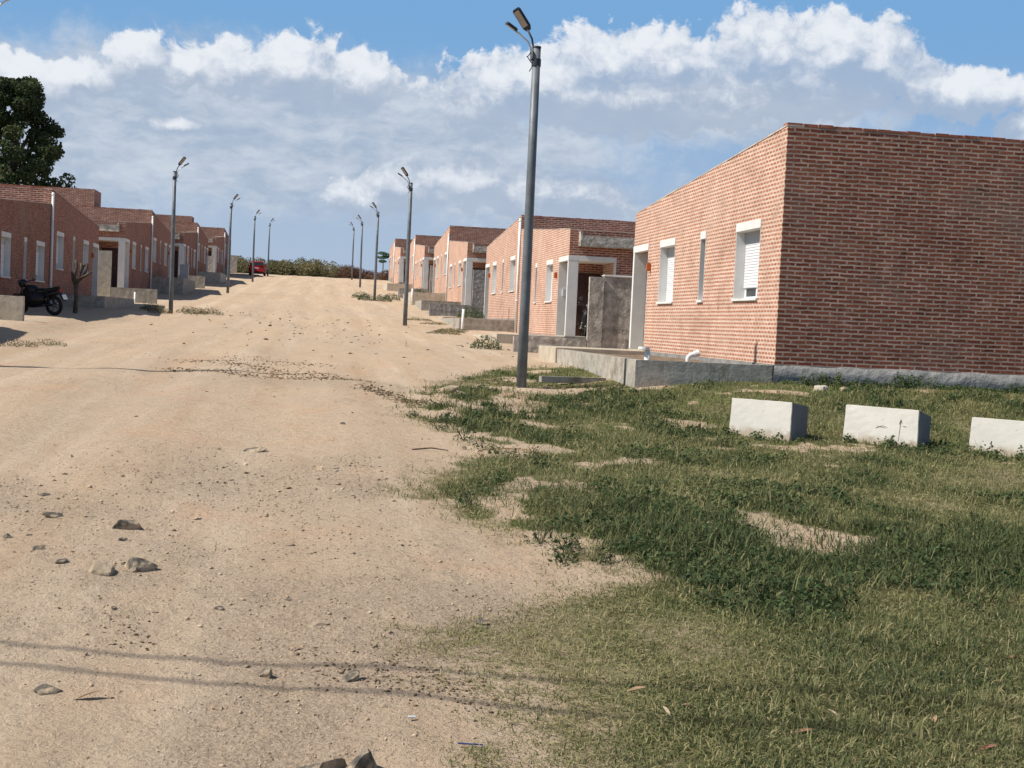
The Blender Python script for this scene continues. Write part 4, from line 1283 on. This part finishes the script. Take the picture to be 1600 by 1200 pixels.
def sample(n, ymin, ymax, rng):
    """points on the ground in the wedge the grass fills, thinning with distance"""
    Y = ymin * (ymax / ymin) ** rng.uniform(0, 1, n)
    X = rng.uniform(0.3, 1.0, n) * 0.63 * Y + rng.normal(0, .05, n)
    X = 0.0 + rng.uniform(0.02, 0.66, n) * (Y + 1.0)
    return X, Y
rng = np.random.default_rng(17)
X, Y = sample(560000, 3.9, 27.0, rng)
cov = grass_cover(X, Y)
lus = lushness(X, Y)
keep = (rng.uniform(0, 1, len(X)) < cov * (0.72 + 0.28 * lus)) & ~((Y > 20.4) & (X > 5.15))
for bx_, by_, rr_ in ((5.65, 15.5, .36), (7.05, 15.1, .38), (8.4, 14.45, .42)):
    keep &= ((X - bx_) ** 2 + (Y - by_) ** 2 > rr_ ** 2)
X, Y, lus, cov = X[keep], Y[keep], lus[keep], cov[keep]
n = len(X)
sc = np.sqrt(np.clip(Y / 8.0, .75, 2.2))
h = (0.046 + 0.042 * lus ** 1.3) * rng.uniform(.6, 1.5, n) * np.clip(sc, .85, 1.5)
wd = 0.0044 * sc * rng.uniform(.6, 1.5, n) * (1 + .4 * lus)
lean = np.clip(rng.normal(.98 - .30 * lus, .35, n), .05, 1.5)
tone = np.clip(0.36 + 0.38 * lus + 0.34 * fbm(X / .4, Y / .4, 4, 91) + rng.normal(0, .21, n), 0, 1)
dry = rng.uniform(0, 1, n) < (.25 - .2 * lus)
tone[dry] = rng.uniform(0, .25, dry.sum())
o = blades(X, Y, h, wd, lean, tone, 'grass', 'grass', rng=rng)
o['kind'] = 'stuff'; o['label'] = "short patchy lawn grass on the right of the dirt road"; o['category'] = 'grass'

# straw lying flat in the thin turf
X, Y = sample(70000, 3.9, 18.0, rng)
cov = grass_cover(X, Y)
keep = rng.uniform(0, 1, len(X)) < cov * (1 - .7 * lushness(X, Y))
X, Y = X[keep], Y[keep]
n = len(X)
o = blades(X, Y, rng.uniform(.05, .15, n), np.full(n, .0036) * np.sqrt(Y / 6), rng.uniform(1.1, 1.5, n), rng.uniform(0, .33, n), 'dry_straw', 'grass', rng=rng)
o['kind'] = 'stuff'; o['label'] = "dry straw lying flat among the short grass"; o['category'] = 'straw'

# long arching grass in the dark green band
cx, cy = [], []
for k in range(300):
    x, y = rng.uniform(1.8, 7.0), rng.uniform(7.0, 10.0)
    if lushness(np.array([x]), np.array([y]))[0] * grass_cover(np.array([x]), np.array([y]))[0] < .45:
        continue
    q = rng.integers(14, 34)
    cx.append(x + rng.normal(0, .05, q)); cy.append(y + rng.normal(0, .05, q))
X, Y = np.concatenate(cx), np.concatenate(cy)
n = len(X)
o = blades(X, Y, rng.uniform(.10, .26, n), rng.uniform(.004, .009, n), np.clip(rng.normal(.65, .3, n), .05, 1.3), np.clip(rng.normal(.74, .17, n), 0, 1), 'long_grass', 'grass', rng=rng)
o['kind'] = 'stuff'; o['label'] = "longer dark green grass in tufts across the right foreground"; o['category'] = 'grass'

X = rng.uniform(1.6, 8.0, 1500); Y = rng.uniform(4.6, 17, 1500)
keep = (X < .66 * (Y + 1)) & (rng.uniform(0, 1, 1500) < grass_cover(X, Y))
X, Y = X[keep], Y[keep]
n = len(X)
o = blades(X, Y, rng.uniform(.12, .30, n), np.full(n, .0026) * np.sqrt(Y / 6), rng.uniform(.1, .7, n), rng.uniform(.05, .35, n), 'dry_stalks', 'grass', rng=rng)
o['kind'] = 'stuff'; o['label'] = "thin dry seed stalks standing above the grass"; o['category'] = 'grass'

# broad-leaved weeds: small clumps of leaves
def weed_clump(px, py, r, h, n, size, rng):
    a = rng.uniform(0, 2 * np.pi, n)
    q = np.sqrt(rng.uniform(0, 1, n))
    x, y = px + r * q * np.cos(a), py + r * q * np.sin(a)
    z = gzn(x, y) + h * rng.uniform(.08, 1.0, n) * (1 - .75 * q ** 2)
    return np.stack([x, y, z], 1)
allp = []
for k in range(6200):
    y = 6.6 * (24.5 / 6.6) ** rng.uniform(0, 1)
    x = rng.uniform(.02, .64) * (y + 1)
    if (y > 20.3 and x > 5.1):
        continue
    l = float(lushness(np.array([x]), np.array([y]))[0]) * float(grass_cover(np.array([x]), np.array([y]))[0])
    if rng.uniform() > .75 * sst(l, .40, .85):
        continue
    s_ = 1 + .25 * (y > 12)
    allp.append(weed_clump(x, y, rng.uniform(.04, .12) * s_, rng.uniform(.04, .12) * s_, int(rng.integers(20, 48)), .02, rng))
for k in range(60):   # along the plinth of the nearest house
    x = rng.uniform(7.7, 13)
    allp.append(weed_clump(x, 20.45 - abs(rng.normal(0, .12)), rng.uniform(.05, .16), rng.uniform(.05, .18) + (.14 if 9.6 < x < 10.3 else 0) + (.12 if 8.2 < x < 8.7 else 0), 70, .02, rng))
for bx_, by_ in ((5.2, 15.25), (5.5, 15.0), (5.75, 14.95), (6.5, 14.95), (6.8, 14.62), (7.05, 14.5), (7.9, 14.2), (8.2, 13.95)):   # at the feet of the blocks
    for k in range(3):
        allp.append(weed_clump(bx_ + rng.normal(0, .12), by_ + rng.normal(0, .07), rng.uniform(.05, .1), rng.uniform(.06, .2), 34, .02, rng))
pts = np.concatenate(allp)
V, F = leaf_quads(pts, .028 + .010 * (pts[:, 1] / 12), tilt=.45, aspect=.6, rng=rng)
tone = np.clip(.55 + .5 * fbm(pts[:, 0] / .6, pts[:, 1] / .6, 3, 95) + rng.normal(0, .18, len(pts)), 0, 1).repeat(4)
o = np_mesh('weeds', V, F, tone=tone, m='weed')
o['kind'] = 'stuff'; o['label'] = "dark green broad-leaved weeds matted through the grass"; o['category'] = 'weeds'

# single weed plants on the bare dirt along the grass edge
def weed_plant(x, y, r, h, n, size=.034, m='weed', label=None, group='weed plants on the bare dirt'):
    p = weed_clump(0, 0, r, h, n, size, rng)
    z0 = gzn(np.array([0.0]), np.array([0.0]))[0]
    p[:, 2] = np.maximum(p[:, 2] - gzn(p[:, 0], p[:, 1]), .004)
    V, F = leaf_quads(p, size, tilt=.8, aspect=.5, rng=rng)
    root = empty('weed_plant', (x, y, gzs(x, y)))
    np_mesh('leaves', V, F, tone=rng.uniform(.2, 1, len(p)).repeat(4), m=m, parent=root)
    mb = MB()
    for k in range(6):
        a = rng.uniform(0, 6.28)
        mb.tube([(0, 0, -.01), (r * .5 * math.cos(a), r * .5 * math.sin(a), h * .55), (r * .8 * math.cos(a), r * .8 * math.sin(a), h * .85)], [.003, .0025, .0015], 4)
    mb.build('stems', 'grass' if False else 'bark', root, uv=False)
    return tag(root, label, 'plant', group)
edge_l = "small green weed growing on bare dirt at the edge of the grass"
for x, y in ((1.42, 14.9), (1.62, 13.9), (1.75, 13.3), (1.95, 12.6), (1.55, 15.6), (1.25, 16.2), (2.15, 12.1), (1.85, 12.9), (2.2, 12.7), (1.55, 8.55), (1.66, 8.2), (1.72, 8.35), (1.6, 7.95), (1.85, 7.9), (1.2, 9.9), (1.75, 14.6)):
    s_ = rng.uniform(.7, 1.2)
    weed_plant(x, y, .11 * s_, .14 * s_, 60, .032, label=edge_l)
tl = {0: "bushy green plant in the planter before the third right house's boundary, left of lamp post", 1: "spiky dry tuft beside the dirt road, left of the nearest lamp post", 2: "weed patch around the foot of the third right lamp post", 3: "weed patch at the foot of the nearest whole left lamp post"}
weed_plant(6.9, 58.7, .65, .75, 1300, .065, label="leafy green plant by the white porch corner left of the nearest lamp post", group='plants beside the garden walls')
weed_plant(4.6, 35.2, .45, .42, 900, .05, label="yellowish green tuft in front of the low cream kerb wall", group='plants beside the garden walls')
weed_plant(6.7, 87.5, .6, .9, 900, .075, label="dark green shrub in front of the sixth right house's grey post", group='plants beside the garden walls')
for k, (x, y) in enumerate(((2.6, 83.5), (3.9, 81.5), (4.6, 84.0), (2.9, 80.8))):
    weed_plant(x, y, .6, .5, 600, .075, label="low weed tuft around the foot of the third right lamp post", group='tufts round the lamp feet')
for k, (x, y) in enumerate(((-6.7, 53.5), (-6.2, 52.0), (-5.2, 52.8), (-4.8, 51.8), (-4.3, 52.6), (-6.9, 55.0))):
    weed_plant(x, y, .5, .30, 500, .05, m='scrub', label="straggly weed tuft around the foot of the nearest whole left lamp", group='tufts round the lamp feet')
for k, (x, y) in enumerate(((4.3, 55.8), (4.7, 53.0), (4.9, 47.0), (4.6, 45.5), (4.2, 43.5))):
    weed_plant(x, y, .6, .13, 500, .045, m='scrub', label="low yellowish tuft on the right verge beyond the nearest lamp post", group='tufts on the right verge')
for k, (x, y) in enumerate(((-6.2, 24.2), (-6.6, 25.6), (-5.9, 26.6), (-6.1, 23.2), (-5.6, 28.0))):
    weed_plant(x, y, .4, .16, 420, .03, m='scrub', label="dry weed tuft at the left edge beside the dark shadow", group='tufts at the left edge')

# --------------------------------------------------------------- stones, gravel, leaves and litter
def rock(x, y, sx, sy, sz, rz, m, label, group=None, sink=.35, seed=0):
    bm = bmesh.new()
    bmesh.ops.create_icosphere(bm, subdivisions=3, radius=1.0)
    rr = random.Random(seed)
    off = Vector((rr.uniform(-9, 9), rr.uniform(-9, 9), 0))
    planes = [(Vector((rr.gauss(0, 1), rr.gauss(0, 1), rr.gauss(.25, .7))).normalized(), rr.uniform(.38, .78)) for _ in range(16)]
    for v in bm.verts:
        p = v.co.copy()
        for nrm, dd in planes:
            e = p.dot(nrm) - dd
            if e > 0:
                p -= nrm * e
        q = 1 + .10 * float(vnoise(np.array([p.x * 4.3 + off.x]), np.array([p.y * 4.3 + p.z * 3.7 + off.y]))[0])
        v.co = Vector((p.x * sx * 1.25 * q, p.y * sy * 1.25 * q, p.z * sz * 1.25 * q))
    me = bpy.data.meshes.new('rock')
    bm.to_mesh(me); bm.free()
    me.materials.append(MAT[m])
    o = link(bpy.data.objects.new('rock', me))
    o.location = (x, y, gzs(x, y) + sz * (1 - 2 * sink) * .35)
    o.rotation_euler = (rr.uniform(-.2, .2), rr.uniform(-.2, .2), rz)
    return tag(o, label, 'rock', group)
GR = 'stones on the dirt road'
rock(-0.97, 7.6, .115, .08, .075, .2, 'rock_dark', "large dark grey stone half buried in the dirt, left of centre foreground", GR, seed=1)
rock(-1.17, 7.42, .075, .06, .05, .9, 'rock_pale', "pale yellowish stone beside the large dark stone", GR, seed=2)
rock(-1.22, 8.75, .13, .09, .06, .5, 'rock_dark', "dark pointed stone behind the large dark stone on the dirt road", GR, seed=3)
rock(0.06, 4.53, .13, .09, .06, .4, 'rock_dark', "flat dark rock at the bottom edge of the photo", GR, seed=4)
rock(0.205, 4.52, .07, .06, .065, 1.4, 'rock_dark', "dark angular rock touching the flat rock at the bottom edge", GR, seed=14)
rock(0.05, 6.42, .075, .05, .03, 0, 'rock_pale', "smooth buff stone embedded in the dirt near the centre foreground", GR, seed=5)
rock(-1.04, 5.38, .06, .045, .035, .2, 'rock_dark', "small dark stone below the lower cable shadow, far left", GR, seed=6)
rock(-1.72, 9.0, .08, .05, .03, .1, 'rock_dark', "flat grey stone half sunk near the left edge", GR, seed=7)
rock(-1.62, 7.98, .06, .05, .035, .7, 'rock_dark', "dark stone cut by the left edge of the photo", GR, seed=8)
rock(-0.18, 5.62, .045, .04, .03, .3, 'rock_dark', "dark lump of earth lying on the upper cable shadow", GR, seed=9)
rock(0.20, 5.50, .06, .05, .03, .8, 'rock_dark', "flat dark stone on the cable shadow near the centre", GR, seed=10)
rock(2.0, 19.5, .20, .12, .09, .2, 'rock_pale', "pale boulder in the thin grass left of the nearest lamp post", GR, seed=11)
rock(8.0, 19.6, .16, .12, .12, .3, 'concrete_pale', "pale rubble chunk near the corner of the nearest house", GR, seed=12)
rock(8.5, 19.8, .15, .10, .07, 1.1, 'rock_pale', "flat rubble chunk right of the pale chunk by the house corner", GR, seed=13)
rock(-0.62, 12.7, .13, .08, .03, .1, 'rock_dark', "thin slab of crusted earth in the middle of the road", GR, seed=15)
rng2 = random.Random(4)
for k in range(30):
    y = 4.7 * (15 / 4.7) ** rng2.random()
    x = rng2.uniform(-.26, .05) * (y + 1.3) if rng2.random() < .75 else rng2.uniform(.02, .14) * (y + 1)
    s_ = rng2.uniform(.008, .024) * (.8 + y / 14)
    rock(x, y, s_ * 1.5, s_, s_ * .7, rng2.uniform(0, 3), rng2.choice(['rock_dark', 'rock_dark', 'rock_pale', 'gravel']), "small loose stone scattered on the dirt road foreground", 'small loose stones on the dirt', seed=100 + k)

# fine gravel: one mass
def gravel(n, seed, smin, smax, ymin, ymax, nm):
    rng = np.random.default_rng(seed)
    Y = ymin * (ymax / ymin) ** rng.uniform(0, 1, n)
    X = rng.uniform(-.30, .20, n) * (Y + 1.0)
    k = (fbm(X / 1.1, Y / 1.6, 4, 81) > rng.normal(.05, .22, n)) & (rng.uniform(0, 1, n) > grass_cover(X, Y))
    X, Y = X[k], Y[k]
    n = len(X)
    Z = gzn(X, Y)
    s_ = rng.uniform(smin, smax, n) * np.clip(Y / 6, .8, 1.7) * rng.uniform(.5, 1, n)
    O = np.array([(1, 0, 0), (0, 1, 0), (-1, 0, 0), (0, -1, 0), (0, 0, 1), (0, 0, -1)], float)
    V = O[None] * rng.uniform(.6, 1.3, (n, 6, 3)) + rng.normal(0, .22, (n, 6, 3))
    V[..., 2] *= .5
    V = V * s_[:, None, None] + np.stack([X, Y, Z + s_ * .22], 1)[:, None]
    T = np.array([(0, 1, 4), (1, 2, 4), (2, 3, 4), (3, 0, 4), (1, 0, 5), (2, 1, 5), (3, 2, 5), (0, 3, 5)])
    F = (np.arange(n)[:, None, None] * 6 + T[None]).reshape(-1, 3)
    o = np_mesh(nm, V.reshape(-1, 3), None, F, tone=rng.uniform(0, 1, n).repeat(6), m='gravel')
    o['kind'] = 'stuff'; o['label'] = "fine gravel and grit strewn over the dirt road"; o['category'] = 'gravel'
leaf_mat('gravel', [(0, (.19, .145, .10)), (.35, (.35, .265, .18)), (.7, (.46, .355, .245)), (1.0, (.56, .455, .345))], rough=.95, trans=0.0)
gravel(26000, 31, .002, .008, 4.2, 13, 'gravel')
gravel(1500, 32, .006, .018, 4.2, 12, 'pebbles')

def clods(paths, nm):
    rng = np.random.default_rng(77)
    Xs, Ys, S = [], [], []
    for x0, y0, x1, y1, sp, n, smin, smax in paths:
        t_ = rng.uniform(0, 1, n)
        Xs.append(x0 + (x1 - x0) * t_ + rng.normal(0, sp, n)); Ys.append(y0 + (y1 - y0) * t_ + rng.normal(0, sp * 1.6, n)); S.append(rng.uniform(smin, smax, n) * rng.uniform(.4, 1, n))
    X, Y, s_ = np.concatenate(Xs), np.concatenate(Ys), np.concatenate(S)
    n = len(X)
    O = np.array([(1, 0, 0), (0, 1, 0), (-1, 0, 0), (0, -1, 0), (0, 0, 1), (0, 0, -1)], float)
    V = O[None] * rng.uniform(.6, 1.3, (n, 6, 3)) + rng.normal(0, .25, (n, 6, 3))
    V[..., 2] *= .45
    V = V * s_[:, None, None] + np.stack([X, Y, gzn(X, Y) + s_ * .25], 1)[:, None]
    T = np.array([(0, 1, 4), (1, 2, 4), (2, 3, 4), (3, 0, 4), (1, 0, 5), (2, 1, 5), (3, 2, 5), (0, 3, 5)])
    F = (np.arange(n)[:, None, None] * 6 + T[None]).reshape(-1, 3)
    o = np_mesh(nm, V.reshape(-1, 3), None, F, tone=rng.uniform(0, .55, n).repeat(6), m='clod')
    o['kind'] = 'stuff'; o['label'] = "crumbled lumps of dark earth in lines across the dirt road"; o['category'] = 'earth lumps'
leaf_mat('clod', [(0, (.12, .085, .055)), (.5, (.25, .18, .115)), (1.0, (.42, .32, .21))], rough=.98, trans=0.0)
clods([(-2.4, 24.8, .3, 21.4, .22, 760, .006, .032), (-2.6, 22.3, .8, 20.6, .11, 800, .006, .030), (-1.6, 26.5, .2, 24.2, .3, 300, .006, .03), (.75, 19.8, 1.45, 17.6, .11, 600, .008, .036), (-6, 34, 2.5, 14, 1.8, 260, .006, .022),
       (.05, 5.75, .75, 5.3, .09, 420, .004, .015), (-1.0, 6.6, -.75, 6.1, .08, 200, .003, .013), (-.3, 10.5, .6, 7.6, .35, 300, .004, .014), (2.6, 22.0, 5.2, 21.3, .35, 300, .012, .05), (-3.5, 60, 2.5, 30, 2.0, 260, .02, .07)], 'earth_clods')

def curl_leaf(x, y, ln, rz, label, group, m='leaf_dry'):
    mb = MB()
    n = 7
    rows = []
    for k in range(n):
        t = k / (n - 1)
        wv = .115 * ln * math.sin(math.pi * (t * .92 + .04))
        z = .012 + .05 * ln * math.sin(t * 2.6)
        rows.append([(ln * (t - .5), -wv, z + wv * .35), (ln * (t - .5), 0, z), (ln * (t - .5), wv, z + wv * .35)])
    for k in range(n - 1):
        for j in range(2):
            mb.add([rows[k][j], rows[k + 1][j], rows[k + 1][j + 1], rows[k][j + 1]], [(0, 1, 2, 3)])
    o = mb.build('dry_leaf', random.choice(['leaf_dry', 'leaf_dry', 'leaf_red', 'leaf_pale']), None, smooth=True)
    o.location = (x, y, gzs(x, y) + .004)
    o.rotation_euler = (random.uniform(-.3, .3), random.uniform(-.3, .3), rz)
    return tag(o, label, 'leaf', group)
LG = 'dry leaves on the ground'
for x, y, ln, rz, lb in ((1.44, 5.40, .10, .3, "pale dry leaf on the grass, leftmost of the fallen leaves on the lawn"),
                         (1.50, 5.12, .07, 1.8, "upright tan dry leaf just below the pale leaf on the lawn"),
                         (1.60, 5.18, .075, .6, "reddish dry leaf right of the upright tan leaf on the lawn"),
                         (2.62, 4.98, .085, .9, "pale curled dry leaf near the lower right corner of the lawn"),
                         (2.66, 4.62, .11, .35, "long tan leaf at the bottom edge near the lower right corner"),
                         (1.98, 4.82, .11, .15, "broad brownish dead leaf at the bottom edge of the lawn"),
                         (1.20, 5.52, .05, 1.0, "small orange dry leaf near the edge of the dirt"),
                         (2.2, 5.05, .06, 2.2, "small reddish leaf among the grass at lower right"),
                         (-.86, 5.30, .12, .25, "long pale dry leaf lying on the dirt below the cable shadows"),
                         (-.05, 6.0, .07, .1, "small tan leaf on the gravel near the centre"),
                         (3.5, 5.9, .06, .4, "tiny brown leaf on the grass at the right")):
    curl_leaf(x, y, ln, rz, lb, LG)
mb = MB(); mb.box(-.05, .05, -.005, .005, 0, .005); o = mb.build('plastic_scrap', 'plastic_blue', None, bevel=.003); o.location = (.62, 4.69, gzs(.62, 4.69) + .01); o.rotation_euler = (0, .1, .1)
tag(o, "thin blue plastic strip lying on the dirt at the bottom edge", 'litter', 'litter on the ground')
mb = MB(); mb.prism([(-.018, -.008), (.013, -.010), (.02, .005), (-.012, .009)], 'z', 0, .004); o = mb.build('plastic_scrap', 'plastic_white', None); o.location = (.42, 4.98, gzs(.42, 4.98) + .012); o.rotation_euler = (.2, .1, .4)
tag(o, "small white plastic scrap on the gravel near the bottom edge", 'litter', 'litter on the ground')
mb = MB(); mb.tube([(0, 0, 0), (.2, .03, .02), (.38, .02, .0)], [.009, .008, .005], 6); o = mb.build('stick', 'bark', None); o.location = (1.0, 13.2, gzs(1.4, 13.2) + .01)
tag(o, "thin dark stick lying on the dirt by the grass edge", 'stick')
mb = MB()
pts_ = [(1.95 + .3 * math.cos(a) * (1 if a < 4 else 1.6), 12.95 + .25 * math.sin(a), 0) for a in [k * .45 for k in range(10)]]
mb.tube([(p[0], p[1], gzs(p[0], p[1]) + .015) for p in pts_], .008, 6); o = mb.build('dry_vine', 'leaf_dry', None)
tag(o, "loose loop of dry vine on the dirt among the edge weeds", 'vine')
